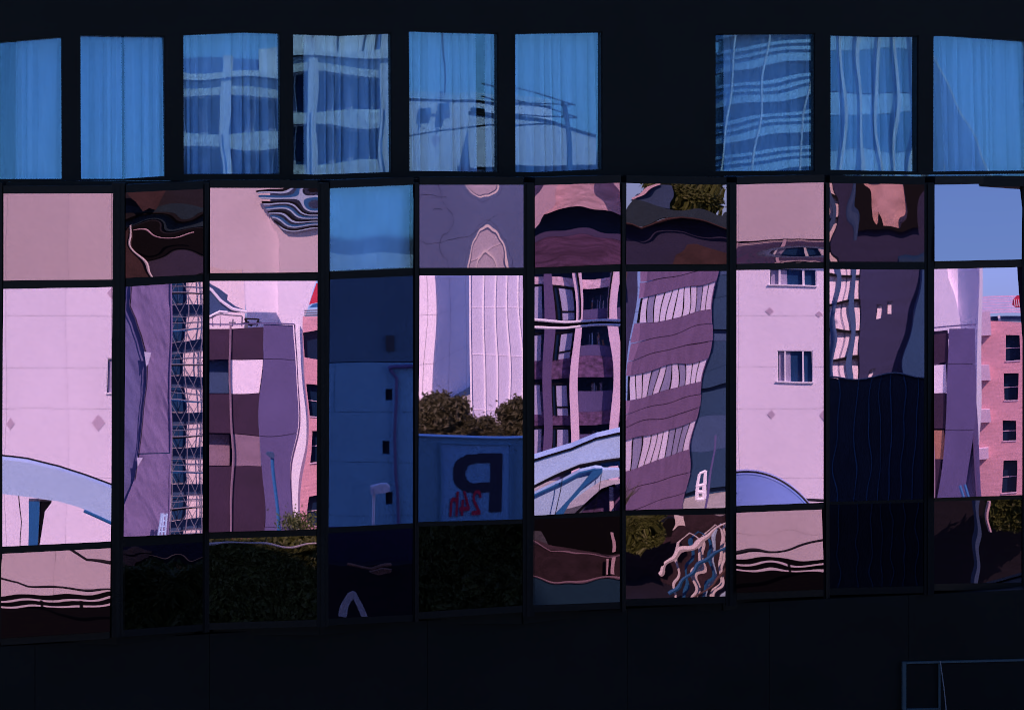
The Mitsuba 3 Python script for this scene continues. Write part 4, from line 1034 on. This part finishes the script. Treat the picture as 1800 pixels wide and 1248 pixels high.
# ---------------------------------------------------------------- 8: second tiled block, dome roof in front
tiled_block(T8, 53, 'pale_apartment_block', 'pale pink tiled block with two small windows above a blue dome', [1150, 1298, 1480, 1668], [235, 300, 440, 555, 645, 718, 840, 1000],
            [(1352, 1436, 472, 501), (1366, 1428, 616, 671)], [(1353, 547, 8, 7), (1440, 552, 7, 6), (1355, 727, 7, 8), (1449, 730, 8, 10)], 14, 'light_lifted_tile')
P = T8; d = 34.0
DM = thing('dome', 'glossy blue shallow dome with a rim pipe at the foot of the pink tiled wall', 'dome')
c0 = P.pt(1312, 1000, d)
Rz_ = P.uz(1330, 838, d)[1] - c0[2]; Ru_ = P.uz(1432, 880, d)[0] - P.uz(1312, 880, d)[0]
mat('dome_blue', (0.14, 0.22, 0.48), 0.25, spec=0.6)
sp = trimesh.creation.icosphere(4); sp.apply_scale([Ru_ * 1.22, 2.4, Rz_]); sp.apply_translation(c0 + [0, 1.5, 0])
obj('shell', P.put(sp), 'dome_blue', DM, smooth=True)
an = np.linspace(0.35, 2.6, 40)
obj('rim_pipe', P.put(tube([c0 + [Ru_ * 1.22 * math.cos(a), .9, Rz_ * 1.012 * math.sin(a)] for a in an], .03)), 'black_metal', DM)
dots = []
for i in range(9):
    for j in range(6):
        ph_, th_ = 1.75 + .075 * i, .98 - .11 * j
        q = np.array([Ru_ * 1.22 * math.cos(ph_) * math.sin(th_ + .4), 0, Rz_ * math.cos(math.acos(min(1, math.sin(ph_))) * .7 + .10 * j)])
        s_ = 1 - (q[0] / (Ru_ * 1.22)) ** 2 - (q[2] / Rz_) ** 2
        if s_ > 0.02:
            q[1] = 1.5 - 2.4 * math.sqrt(s_)
            dots.append(box(c0 + q - [.03, .02, .02], c0 + q + [.03, .02, .02]))
obj('perforation', P.put(cat(dots)), 'dark_navy_wall', DM, kind='stuff')
obj('column', P.put(box([c0[0] - .3, d + .8, 0], [c0[0] + .3, d + 1.6, c0[2]])), 'dome_blue', DM)

# ---------------------------------------------------------------- 9: violet block with a pane grid behind a black fence
P = T9; d = 80.0
H9 = thing('violet_block', 'dark violet block with a grid of pinkish panes above the black fence', 'building')
holes9 = [(1533, 1545, 533, 562), (1554, 1564, 527, 554), (1521, 1531, 645, 660), (1620, 1632, 520, 548)]
obj('wall', wall_with_holes(P, [(1506, 290), (1690, 290), (1690, 1100), (1506, 1100)], holes9, d, .5), 'purple_wall', H9)
obj('core_wall', P.put(P.box(1400, 1690, 294, 1100, d + .9, 9)), 'plum_column', H9)
for h in holes9:
    w = obj('window', P.put(P.box(h[0] + 1, h[1], h[2], h[3], d + .3, .05)), 'blind', H9)
yg = [292, 312, 345, 385, 436, 480, 531, 580, 628, 680, 760, 1100]
for i, (xa, xb) in enumerate(((1430, 1440), (1443, 1457), (1465, 1475), (1478, 1488), (1497, 1504))):
    for j in range(len(yg) - 1):
        w = obj('window', P.put(cat(P.box(xa - 3, xb + 3, yg[j] - 2.2, yg[j] + 2.2, d + .0, .3))), 'black_metal', H9)
        obj('pane', P.put(P.box(xa, xb, yg[j] + 2.3, yg[j + 1] - 2.3, d + .3, .05)), 'blind', w)
        obj('side_pane', P.put(P.box(xb + .3, xb + 2.6, yg[j] + 2.3, yg[j + 1] - 2.3, d + .35, .05)), 'grey_blind', w)
for x in (1461, 1492.5):
    obj('mullion', P.put(P.box(x - 4.2, x + 4.2, 290, 1100, d - .25, .24)), 'dark_navy_wall', H9)
NB9 = thing('blue_gable', 'deep blue gable wall at the right of the dark violet block', 'building')
obj('wall', P.put(P.poly([(1613, 460), (1690, 440), (1690, 1000), (1590, 1000), (1592, 640), (1598, 560)], d - 4, 3.5)), 'gable_blue', NB9)
d = 30.0
FN = thing('panel_fence', 'tall black metal panel fence with blue seams', 'fence')
xf = [1400, 1440, 1474, 1507, 1532, 1550, 1568, 1590, 1612, 1634]
for i in range(len(xf) - 1):
    obj('panel', P.put(P.box(xf[i] + .5, xf[i + 1] - .5, 663, 1080, d, .12)), 'dark_panel_paint', FN)
    if i: obj('seam', P.put(P.box(xf[i] - (.8 if i != 5 else .6), xf[i] + (.8 if i != 5 else .6), 663, 1080, d - .03, .028)), 'panel_seam_blue', FN)
obj('cap', P.put(P.box(1400, 1634, 661, 662.7, d - .05, .25)), 'dark_panel_paint', FN)

# ---------------------------------------------------------------- upper windows: what they mirror
P = panes['W', 4]; d = 100.0
F2 = thing('white_balcony_block', 'white apartment block with rough pale parapets seen in the third and fourth upper windows', 'building')
U = lambda x: P.uz(x, 200, d)[0]
Z = lambda y: P.uz(600, y, d)[1]
X0, X1 = 300, 684
obj('rear_wall', P.put(box([U(X0), d + 2.6, 0], [U(X1), d + 12, Z(60)])), 'navy_wall', F2)
obj('roof_slab', P.put(box([U(X0 - 3), d - .6, Z(100)], [U(X1 + 3), d + 12.5, Z(89)])), 'white_paint', F2)
for (ya, yb_) in ((103, 131), (195, 221), (286, 312), (380, 406), (475, 500)):
    obj('parapet', P.put(box([U(X0), d + .05, Z(yb_)], [U(X1), d + .35, Z(ya)])), 'pebble_white', F2)
    obj('floor_slab', P.put(box([U(X0), d + .37, Z(yb_) + .05], [U(X1), d + 2.58, Z(yb_) + .25])), 'white_paint', F2)
for xa in (318, 430, 541, 668):
    obj('column', P.put(P.box(xa, xa + 17, 60, 560, d - .35, .38)), 'white_render', F2)
    obj('downpipe', P.put(P.line([(xa + 6, 195), (xa + 5, 560)], d - .42, .06)), 'navy_wall', F2)
obj('penthouse', P.put(box([U(498), d + 1.5, Z(88)], [U(660), d + 9, Z(40)])), 'white_paint', F2)
for x in (550, 596, 640, 659):
    obj('roof_post', P.put(P.box(x, x + 3.2, 40, 92, d + 1.3, .18)), 'black_metal', F2)
for (ya, yb_) in ((133, 194), (223, 285), (314, 378)):
    for (xa, xb) in ((574, 600), (606, 632), (640, 664), (470, 500), (506, 534), (350, 380), (390, 424)):
        w = obj('window', P.put(cat(P.box(xa, xb, ya, ya + 3, d + 2.4, .1), P.box((xa + xb) / 2 - 1, (xa + xb) / 2 + 1, ya + 3.2, yb_, d + 2.4, .1))), 'white_paint', F2)
        obj('pane', P.put(P.box(xa, xb, ya + 3, yb_, d + 2.45, .03)), 'navy_glass', w)
        if xa % 4: obj('curtain', P.put(P.box(xa + 3, (xa + xb) / 2 - 2, ya + 22, yb_, d + 2.42, .02)), 'net_curtain', w)
# rooftop building of windows 5 and 6
P = panes['W', 5]; d = 96.0
RB = thing('flat_roof_block', 'pale flat-roofed block with railings and air conditioners in the fifth upper window', 'building')
edge_ = [(660, 168), (718, 172), (770, 174), (800, 178), (876, 184), (935, 190)]
q = [P.uz(x, y, d) for x, y in edge_]
obj('wall', P.put(extrude_y(sg.Polygon(q + [(q[-1][0], 0), (q[0][0], 0)]).difference(sg.Polygon([P.uz(x, y, d) for x, y in ((830, 191), (853, 192), (853, 222), (830, 222))])), d, d + .5)), 'white_render', RB)
obj('core_wall', P.put(extrude_y(sg.Polygon([(a, b - .3) for a, b in q] + [(q[-1][0], 0), (q[0][0], 0)]), d + 3, d + 12)), 'black_metal', RB)
obj('edge_strip', P.put(P.line(edge_, d - .03, .07)), 'black_metal', RB)
for k in range(4):
    obj('railing', P.put(P.line([(x, y - 3 - 3.4 * k) for x, y in edge_], d + .2, .025)), 'white_paint', RB)
for x in range(670, 935, 28):
    y = np.interp(x, [e[0] for e in edge_], [e[1] for e in edge_])
    obj('rail_post', P.put(P.box(x, x + .8, y - 14, y, d + .2, .05)), 'white_paint', RB)
for (a, b, c_, e_) in ((732, 755, 188, 202), (768, 791, 180, 194), (767, 781, 198, 211)):
    A = thing('air_conditioner', 'blue-grey air conditioner box fixed under the roof edge, ' + {732: 'leftmost of the three', 768: 'uppermost of the three', 767: 'lowest of the three'}[a], 'air conditioner', None)
    obj('casing', P.put(P.box(a, b, c_, e_, d - .55, .5)), 'navy_wall', A)
    obj('grille', P.put(P.box(a + 2, a + 11, c_ + 2, e_ - 2, d - .58, .028)), 'dark_navy_wall', A)
    obj('bracket', P.put(cat(P.box(a + 3, a + 5, e_ + .2, e_ + 14, d - .5, .1), P.box(a + 5.2, a + 9, e_ + 6, e_ + 8, d - .5, .1))), 'dark_navy_wall', A)
obj('duct', P.put(P.line([(755, 191), (768, 193), (791, 197), (794, 196), (794, 180)], d - .4, .07)), 'white_paint', RB)
obj('diamond_tile', P.put(P.poly([(758, 248), (767, 236), (777, 248), (767, 262)], d - .02, .018)), 'rose_tile', RB)
obj('roof_box', P.put(P.box(769, 777, 157, 171, d + 1.5, .8)), 'navy_wall', RB)
obj('mast', P.put(P.line([(778, 30), (780, 172)], d + 2, .05)), 'dark_navy_wall', RB)
obj('cable', P.put(P.line([(640, 238), (718, 236), (760, 233), (800, 229), (860, 221), (940, 222)], 84, .05)), 'black_metal', label='dark cable sagging across the flat-roofed block', cat='cable')
P = panes['W', 6]; d = 88.0
GB = thing('pale_gable_block', 'pale block whose roof edge slopes down behind the cables, sixth upper window', 'building')
ed = [(860, 200), (905, 206), (960, 216), (1010, 228), (1048, 237), (1048, 330)]
q = [P.uz(x, y, d) for x, y in ed[:-1]]
obj('wall', P.put(extrude_y(sg.Polygon(q + [(q[-1][0], 0), (q[0][0], 0)]), d, d + 9)), 'white_render', GB)
obj('edge_strip', P.put(P.line(ed[:-1], d - .05, .08)), 'black_metal', GB)
PO = thing('utility_pole', 'dark utility pole with crossarms behind the sixth upper window', 'pole')
obj('pole', P.put(P.line([(995, 182), (998, 225), (1000, 420)], 70, .12, 8)), 'dark_navy_wall', PO)
for y in (184, 203):
    obj('crossarm', P.put(P.box(988, 1003, y, y + 2, 69.8, .1)), 'dark_navy_wall', PO)
obj('insulator', P.put(P.box(990, 994, 176, 183.8, 69.8, .1)), 'dark_navy_wall', PO)
for i, a in enumerate(([(880, 150), (940, 163), (1016, 183)], [(880, 181), (940, 184), (1014, 182)], [(880, 172), (930, 184), (1018, 205)], [(880, 199), (950, 208), (1016, 206)])):
    obj('power_cable', P.put(P.line(a, 69.7, .04)), 'black_metal', label='dark cable running to the utility pole in the sixth upper window', cat='cable', group='cables of the utility pole')
# window 8: banded round tower
P = panes['W', 8]; d = 110.0
BT = thing('banded_tower', 'round tower with white bands and dark glass strips in the eighth upper window', 'tower')
cu, _ = P.uz(1385, 200, d); R8 = 5.0
Z = lambda y: P.uz(1330, y, d)[1]
def ring(z0, z1, r):
    m = trimesh.creation.cylinder(radius=r, height=abs(z1 - z0), sections=64)
    m.apply_translation([cu, d + R8, (z0 + z1) / 2]); return P.put(m)
y = -10.0
k = 0
while y < 560:
    obj('glass_band', ring(Z(y + 23.9), Z(y), R8 - .25), 'navy_glass', BT)
    obj('pale_band', ring(Z(y + 62.4), Z(y + 24), R8), 'pale_blue_paint', BT)
    for yy in (y + 31, y + 43):
        obj('rail', ring(Z(yy + 2.2), Z(yy - 1), R8 + .12), 'navy_glass', BT)
    y += 62.5
obj('core_wall', ring(0, Z(540), R8 - .5), 'white_render', BT)
for x in (1282, 1338, 1418):
    obj('upright_fin', P.put(P.line([(x, -20), (x, 560)], d - .1 + ((P.uz(x, 200, d)[0] - cu) ** 2) / (2 * R8), .06)), 'white_paint', BT)
# window 9: fins
P = panes['W', 9]; d = 112.0
FT = thing('finned_tower', 'pale blue glass tower with white upright fins in the ninth upper window', 'tower')
obj('core_wall', P.put(P.box(1420, 1680, -40, 700, d + .4, 10)), 'navy_wall', FT)
for j, (ya, yb_, m) in enumerate(((-40, 20, 'navy_wall'), (20, 86, 'pale_blue_paint'), (86, 164, 'navy_wall'), (165, 201, 'pale_blue_paint'), (201, 262, 'navy_wall'), (262, 330, 'pale_blue_paint'), (330, 420, 'navy_wall'), (420, 520, 'pale_blue_paint'))):
    obj('glass_band', P.put(P.box(1420, 1680, ya + .6, yb_ - .6, d, .3)), 'pale_blue_paint' if m == 'pale_blue_paint' else 'band_blue', FT)
for x in range(1418, 1690, 31):
    obj('fin', P.put(P.box(x, x + 5.0, -40, 700, d - .6, .59)), 'white_paint', FT)
# window 10: pyramid
P = panes['W', 10]; d = 125.0
PY = thing('glass_pyramid', 'dark blue glass pyramid whose edge slopes down in the rightmost upper window', 'pyramid')
a0 = P.pt(1560, -20, d)
q = [P.pt(1500, 560, d - 6), P.pt(1870, 560, d - 6), P.pt(1870, 560, d + 22), P.pt(1500, 560, d + 22)]
ap = P.pt(1590, 0, d + 6)
for i in range(4):
    tri = np.array([q[i], q[(i + 1) % 4], ap])
    nrm = unit(np.cross(tri[1] - tri[0], tri[2] - tri[0])) * .1
    m = trimesh.Trimesh(np.vstack([tri, tri - nrm]), [[0, 1, 2], [3, 5, 4], [0, 3, 4], [0, 4, 1], [1, 4, 5], [1, 5, 2], [2, 5, 3], [2, 3, 0]], process=False)
    obj('slope', P.put(m), 'pyramid_blue', PY)
obj('edge_strip', P.put(tube([q[1], ap], .06)), 'white_paint', PY)

# ---------------------------------------------------------------- what the short panes above and below mirror
# 2: dark timber house
P = panes['S', 2]; d = 48.0; PB = panes['B', 2]
TH = thing('timber_house', 'dark timber house with rust-brown awnings, seen in the dark short panes of the second column', 'house')
u0, u1 = P.uz(206, 400, d)[0], P.uz(372, 400, d)[0]
zt = P.uz(289, 318, d)[1]
obj('wall', P.put(box([u0, d, 0], [u1, d + 5, zt])), 'timber_dark', TH)
for k in range(16):
    z = 0.4 + k * .8
    if z + .74 < zt: obj('board', P.put(box([u0, d - .06, z], [u1, d - .005, z + .72])), ['timber_dark', 'teal_dark', 'black_metal', 'board_violet'][k * 7 % 4], TH)
obj('awning', P.put(P.poly([(225, 336), (292, 333), (274, 372), (262, 366), (250, 376), (240, 352)], d - .7, .5)), 'awning_brown', TH)
obj('awning', P.put(P.poly([(222, 488), (221, 455), (234, 402), (246, 425), (272, 484)], d - .7, .5)), 'awning_brown', TH)
obj('edge', P.put(P.line([(236, 400), (243, 425), (256, 450), (274, 486)], d - .75, .03)), 'white_paint', TH)
obj('edge', P.put(P.line([(246, 417), (300, 417), (345, 415)], d - .5, .02)), 'pink_column', TH)
obj('gutter', P.put(P.line([(215, 384), (300, 382), (370, 372)], d - .3, .09)), 'black_metal', TH)
HO = thing('hoarding', 'dark timber hoarding with a brown strip behind a shaded hedge, second low pane', 'hoarding')
for k in range(7):
    obj('board', PB.put(box([PB.uz(150, 1000, 40)[0], 40, .05 + k * .7], [PB.uz(420, 1000, 40)[0], 40.1, .05 + k * .7 + .67])), ['timber_dark', 'board_violet', 'timber_dark'][k % 3], HO)
obj('strip', PB.put(PB.box(190, 270, 966, 973, 39.9, .09)), 'rust_brown', HO)
obj('patch', PB.put(PB.poly([(214, 976), (262, 975), (258, 986), (240, 984), (236, 995), (214, 994)], 39.9, .09)), 'rust_brown', HO)

# 3: louvres on the tower
P = panes['S', 3]
LV = thing('louvre_screen', 'screen of blue and black louvre blades in the corner of the third short pane', 'louvre')
for k in range(7):
    y = 331 + k * 9.0
    obj('blade', P.put(P.box(455 + k * 7, 590, y, y + 3.2, 109.0, .25)), 'blue_paint' if k % 2 else 'black_metal', LV)
    obj('blade', P.put(P.box(459 + k * 7, 590, y + 3.3, y + 5.6, 108.9, .3)), 'pale_blue_paint', LV)

# 7: small house with a tree on a rise
P = panes['S', 7]; d = 52.0
SH7 = thing('teal_roof_house', 'low house with a dark teal roof under a tree, seventh short pane', 'house')
obj('wall', P.put(P.poly([(1060, 398), (1112, 396), (1128, 402), (1150, 390), (1200, 384), (1240, 392), (1277, 402), (1320, 408), (1320, 1000), (1060, 1000)], d, 5)), 'purple_wall', SH7)
obj('roof', P.put(P.poly([(1090, 394), (1108, 360), (1112, 352), (1180, 362), (1277, 376), (1330, 384), (1330, 408), (1277, 399), (1240, 389), (1200, 381), (1150, 386), (1128, 398)], d - .6, 5.6)), 'teal_dark', SH7)
obj('eaves', P.put(P.line([(1090, 397), (1112, 395), (1128, 401), (1150, 389), (1200, 383), (1240, 391), (1277, 401), (1330, 409)], d - .65, .04)), 'awning_brown', SH7)
obj('porch', P.put(P.poly([(1180, 468), (1188, 445), (1205, 432), (1225, 430), (1277, 447), (1300, 450), (1300, 470)], d - .8, .6)), 'awning_brown', SH7)
obj('upper_roof', P.put(P.poly([(1106, 356), (1118, 340), (1150, 330), (1180, 326), (1180, 360)], d + 1, 3)), 'dark_navy_wall', SH7)
obj('ridge', P.put(P.poly([(1108, 349), (1140, 330), (1160, 324), (1160, 328), (1120, 346), (1110, 354)], d + .8, .15)), 'pink_column', SH7)
tree(P, 'tree', 'dark tree rising above the teal roof in the seventh short pane', 1196, 346, 82, 40, d + 5, 'leaf_green', 21, 30000, 60, size=.10)

# 8: louvre strip in the pink wall
P = panes['S', 8]; d = 52.8
LS = thing('wall_louvre', 'long wall louvre with thin dark and pink slats below the plain rose wall', 'louvre')
obj('frame', P.put(P.box(1270, 1480, 424.6, 427, d - .1, .1)), 'black_metal', LS)
for k in range(9):
    y = 427.2 + k * 3.9
    obj('slat', P.put(P.box(1298, 1480, y, y + 2.0, d - .06, .05)), 'plum_column', LS)
obj('post', P.put(P.box(1292, 1297.8, 427.2, 462, d - .08, .07)), 'pink_column', LS)
obj('post', P.put(P.box(1376, 1381, 427.2, 462, d - .1, .035)), 'pink_column', LS)

# 9: recessed loggia
P = panes['S', 9]; d = 79.6
LG = thing('loggia', 'deep black-framed loggia with a stained pinkish panel on the dark violet block', 'loggia')
obj('frame', P.put(extrude_y(sg.Polygon([P.uz(x, y, d) for x, y in ((1498, 304), (1618, 304), (1616, 404), (1503, 404))]).difference(sg.Polygon([P.uz(x, y, d) for x, y in ((1521, 310), (1589, 316), (1586, 398), (1547, 398), (1545, 374), (1541, 398), (1530, 358))])), d, d + .3)), 'black_metal', LG)
obj('panel', P.put(P.box(1515, 1592, 308, 401, d + .32, .04)), 'stained_panel', LG)

# 1 and 8: black rail fences before the pale walls
def rail_fence(P, d, xa, xb, y0, posts, label):
    F_ = thing('rail_fence', label, 'fence')
    obj('rail', P.put(P.box(xa, xb, y0, y0 + 8, d, .06)), 'black_metal', F_)
    obj('rail', P.put(P.box(xa, xb, y0 + 12, y0 + 19, d, .06)), 'black_metal', F_)
    obj('kick_panel', P.put(P.box(xa, xb, y0 + 22.5, y0 + 120, d, .06)), 'black_metal', F_)
    for x in posts:
        obj('post', P.put(P.box(x, x + 5, y0 + 8.1, y0 + 22.4, d + .005, .05)), 'black_metal', F_)
PB = panes['B', 1]
rail_fence(PB, 44, -160, 203, 1046, (-60, 70, 140), 'black rail fence below the beige wall in the leftmost low pane')
for a, r_, k in (([(-60, 1008), (0, 1016), (30, 1020), (50, 1028), (100, 1032), (193, 1037), (203, 1037.5)], .035, 'lower'), ([(110, 955), (135, 971), (155, 985), (193, 988), (203, 988)], .05, 'upper')):
    obj('cable', PB.put(PB.line(a, 43, r_)), 'timber_dark', label=f'dark cable sagging before the beige wall in the leftmost low pane, {k} of two', cat='cable')
PB = panes['B', 8]
rail_fence(PB, 44, 1180, 1620, 981, (1250, 1384, 1520), 'black rail fence below the beige wall in the eighth low pane')
obj('cable', PB.put(PB.line([(1200, 972), (1294, 973), (1350, 970), (1390, 962), (1447, 948), (1520, 925)], 43, .05)), 'timber_dark', label='dark cable rising to the right before the beige wall in the eighth low pane', cat='cable')

# hedges
def hedge(P, name, label, x0, x1, y0, y1, d, thick, leaf, n, seed, size=.12):
    r = np.random.default_rng(seed)
    (ua, zt), (ub, zb_) = P.uz(x0, y0, d), P.uz(x1, y1, d)
    zb_ = max(zb_, 0.0)
    f = r.uniform(size=(n, 3))
    pos = np.stack([ua + (ub - ua) * f[:, 0], d + thick * f[:, 1] ** 2, zb_ + (zt - zb_) * f[:, 2] ** .8], 1)
    pos[:, 2] += .35 * (meshkit.fbm(np.stack([pos[:, 0] * .9, pos[:, 1], pos[:, 0] * 0 + seed], 1), 3, seed) - .5)
    pos[:, 1] += .7 * (meshkit.fbm(np.stack([pos[:, 0] * 1.1, pos[:, 2] * 1.1, pos[:, 0] * 0 + seed], 1), 3, seed) - .5)
    ax = r.normal(size=(n, 3)) + np.array([0, -.8, .5]); ax /= np.linalg.norm(ax, axis=1, keepdims=True)
    t1 = np.cross(ax, r.normal(size=(n, 3))); t1 /= np.linalg.norm(t1, axis=1, keepdims=True); t2 = np.cross(ax, t1)
    s = size * r.uniform(.6, 1.3, n)[:, None]
    quad = np.stack([pos - t1 * s, pos + t2 * s * .5, pos + t1 * s, pos - t2 * s * .5], 1).reshape(-1, 3)
    i = np.arange(n) * 4
    K = obj(name, P.put(trimesh.Trimesh(quad, np.vstack([np.stack([i, i + 1, i + 2], 1), np.stack([i, i + 2, i + 3], 1)]), process=False)), leaf, label=label, cat='hedge', kind='stuff')
    return K
hedge(panes['B', 3], 'hedge', 'dark green clipped hedge along the foot of the purple block', 300, 640, 956, 1180, 41, 2.0, 'leaf_green', 30000, 31)
hedge(panes['B', 5], 'hedge', 'nearly black shaded hedge below the parking board', 690, 960, 916, 1150, 23.5, 1.2, 'leaf_green', 22000, 32)
hedge(panes['B', 7], 'hedge', 'green hedge beside the white and blue cycle rails', 1060, 1165, 900, 962, 46, 1.5, 'leaf_green', 12000, 33)
hedge(panes['B', 10], 'hedge', 'green hedge at the right end of the low panes', 1736, 1860, 872, 935, 36, 1.5, 'leaf_green', 9000, 34)
hedge(panes['B', 2], 'hedge', 'dark hedge before the timber house', 150, 400, 1000, 1200, 36, 1.2, 'leaf_green', 16000, 35)
P = panes['B', 3]
KB = thing('low_wall', 'low brown garden wall with a pale coping behind the green hedge', 'wall')
obj('body', P.put(P.box(300, 640, 944, 1150, 44, .3)), 'rust_brown', KB)
obj('coping', P.put(P.line([(300, 951), (380, 953), (470, 955), (556, 958), (640, 958)], 40.6, .03)), 'white_paint', KB)

# 4: bench and painted caustic at the foot of the hall
P = panes['B', 4]
PL = thing('planter_wall', 'dark planter wall with a brown bench plank at the foot of the blue hall', 'wall')
obj('body', P.put(P.box(520, 790, 992, 1250, 23.0, .4)), 'timber_dark', PL)
obj('upper_body', P.put(P.box(520, 790, 928, 991.5, 23.6, .4)), 'purple_wall', PL)
obj('plank', P.put(P.line([(608, 990), (630, 995), (655, 998), (690, 990)], 22.6, .035)), 'rust_brown', PL)
obj('bracket', P.put(P.poly([(650, 1004), (672, 999), (690, 1001), (688, 1008), (668, 1011)], 22.7, .15)), 'rust_brown', PL)
TR = thing('caustic_arch', 'pale inverted V shape standing for a caustic patch of light before the dark planter wall', 'board')  # pale solid shaped like a caustic of sunlight, no real board
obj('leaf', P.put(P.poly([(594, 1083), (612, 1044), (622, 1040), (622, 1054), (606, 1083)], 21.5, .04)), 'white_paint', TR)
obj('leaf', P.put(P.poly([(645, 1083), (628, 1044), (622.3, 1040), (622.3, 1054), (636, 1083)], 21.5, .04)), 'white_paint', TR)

# 6: curved planter
P = panes['B', 6]; d = 34.0
CP = thing('curved_planter', 'curved brown planter with a pink rim above a deep blue base', 'planter')
obj('base', P.put(P.poly([(880, 1016), (960, 1022), (1010, 1026), (1060, 1020), (1150, 1006), (1150, 1250), (880, 1250)], d, .6)), 'base_blue', CP)
obj('body', P.put(P.poly([(880, 945), (940, 955), (1000, 972), (1150, 985), (1150, 1004), (1060, 1018), (1010, 1024), (960, 1020), (880, 1014)], d + .1, .6)), 'planter_brown', CP)
obj('rim', P.put(P.line([(880, 1009), (960, 1019), (1010, 1023), (1060, 1016), (1150, 1002)], d - .02, .035)), 'pink_shade_wall', CP)
obj('upper_rim', P.put(P.line([(880, 930), (940, 950), (965, 966), (1010, 972), (1060, 976), (1150, 978)], d + .1, .02)), 'pink_shade_wall', CP)
obj('soil_bank', P.put(P.poly([(880, 890), (1150, 890), (1150, 975), (1060, 973), (1010, 969), (965, 962), (950, 940), (880, 925)], d + .9, .5)), 'black_metal', CP)
obj('marker', P.put(P.box(1075, 1080, 934, 968, d + .3, .05)), 'pink_column', CP)  # these pale strips are painted highlights of poles
obj('marker', P.put(P.box(1066, 1070, 980, 1010, d - .05, .05)), 'pink_column', CP)
obj('marker', P.put(P.box(1076, 1083, 978, 1008, d - .05, .05)), 'pink_column', CP)

# 7: cycle rails
P = panes['B', 7]; d = 46.0
CR = thing('cycle_rails', 'tangle of white and blue cycle parking rails before a brown wall', 'cycle rack')
obj('rear_wall', P.put(P.box(1040, 1340, 898, 1250, d + 3.5, .3)), 'planter_brown', CR)
for k in range(6):
    x = 1200 + k * 17
    m = ['white_paint', 'blue_paint', 'white_paint', 'pale_blue_paint'][k % 4]
    y = 1000 - k * 7
    obj('hoop', P.put(P.line([(x - 22, 1120), (x + 2, y - 30), (x + 16, y - 52), (x + 30, y - 40), (x + 8, 1120)], d + .25 * (k % 4), .05)), m, CR)
for k in range(3):
    obj('rail', P.put(P.line([(1176, 1000 + 34 * k), (1230, 962 + 34 * k), (1300, 905 + 34 * k)], d - .3 + .1 * k, .05)), ['white_paint', 'blue_paint', 'rust_shade'][k], CR)
obj('panel_sign', P.put(P.box(1182, 1206, 908, 924, d + 1.5, .05)), 'white_paint', CR)
obj('box', P.put(P.box(1156, 1184, 918, 944, d + 1.6, .4)), 'black_metal', CR)
obj('dark_ground_sheet', P.put(box([P.uz(1040, 1000, d)[0], d - 9, 0.01], [P.uz(1340, 1000, d)[0], d + 3.4, 0.06])), 'timber_dark', CR)  # added dark sheet that hides the sunlit ground

# 10: pole before a dark bank
P = panes['B', 10]
BK = thing('dark_bank', 'dark garden bank wall below the salmon brick block at the right', 'wall')
obj('body', P.put(P.box(1560, 1900, 872, 1250, 38, .5)), 'timber_dark', BK)
obj('pole', P.put(P.line([(1717, 860), (1716, 960), (1716, 1200)], 34, .11)), 'dark_navy_wall', label='dark blue pole before the garden bank at the right', cat='pole')
obj('marker_post', P.put(P.line([(1737, 880), (1738, 915), (1739, 935)], 34.5, .06)), 'pink_column', label='short pinkish marker post beside the dark blue pole', cat='post')
P = panes['B', 9]

# 3: shrub at the foot of the purple block
P = panes['T', 3]
BU = thing('shrub', 'small olive shrub at the foot of the pale tower strip, third column', 'shrub')
r3 = np.random.default_rng(44); o3 = P.pt(526, 918, 46); nl = 900
q3 = o3 + r3.normal(size=(nl, 3)) * np.array([.34, .25, .20]); a3 = r3.normal(size=(nl, 3)); a3 /= np.linalg.norm(a3, axis=1, keepdims=True)
b3 = np.cross(a3, r3.normal(size=(nl, 3))); b3 /= np.linalg.norm(b3, axis=1, keepdims=True)
v3 = np.stack([q3 - b3 * .07, q3 + a3 * .03, q3 + b3 * .07, q3 - a3 * .03], 1).reshape(-1, 3); i3 = np.arange(nl) * 4
obj('foliage', P.put(trimesh.Trimesh(v3, np.vstack([np.stack([i3, i3 + 1, i3 + 2], 1), np.stack([i3, i3 + 2, i3 + 3], 1)]), process=False)), 'leaf_green', BU)
obj('stems', P.put(cat([tube([[o3[0], o3[1], 0], [o3[0] + .05, o3[1], o3[2] * .6], o3 + [x, 0, .15]], [.05, .04, .012], 6) for x in (-.4, -.15, .1, .35)])), 'bark', BU)
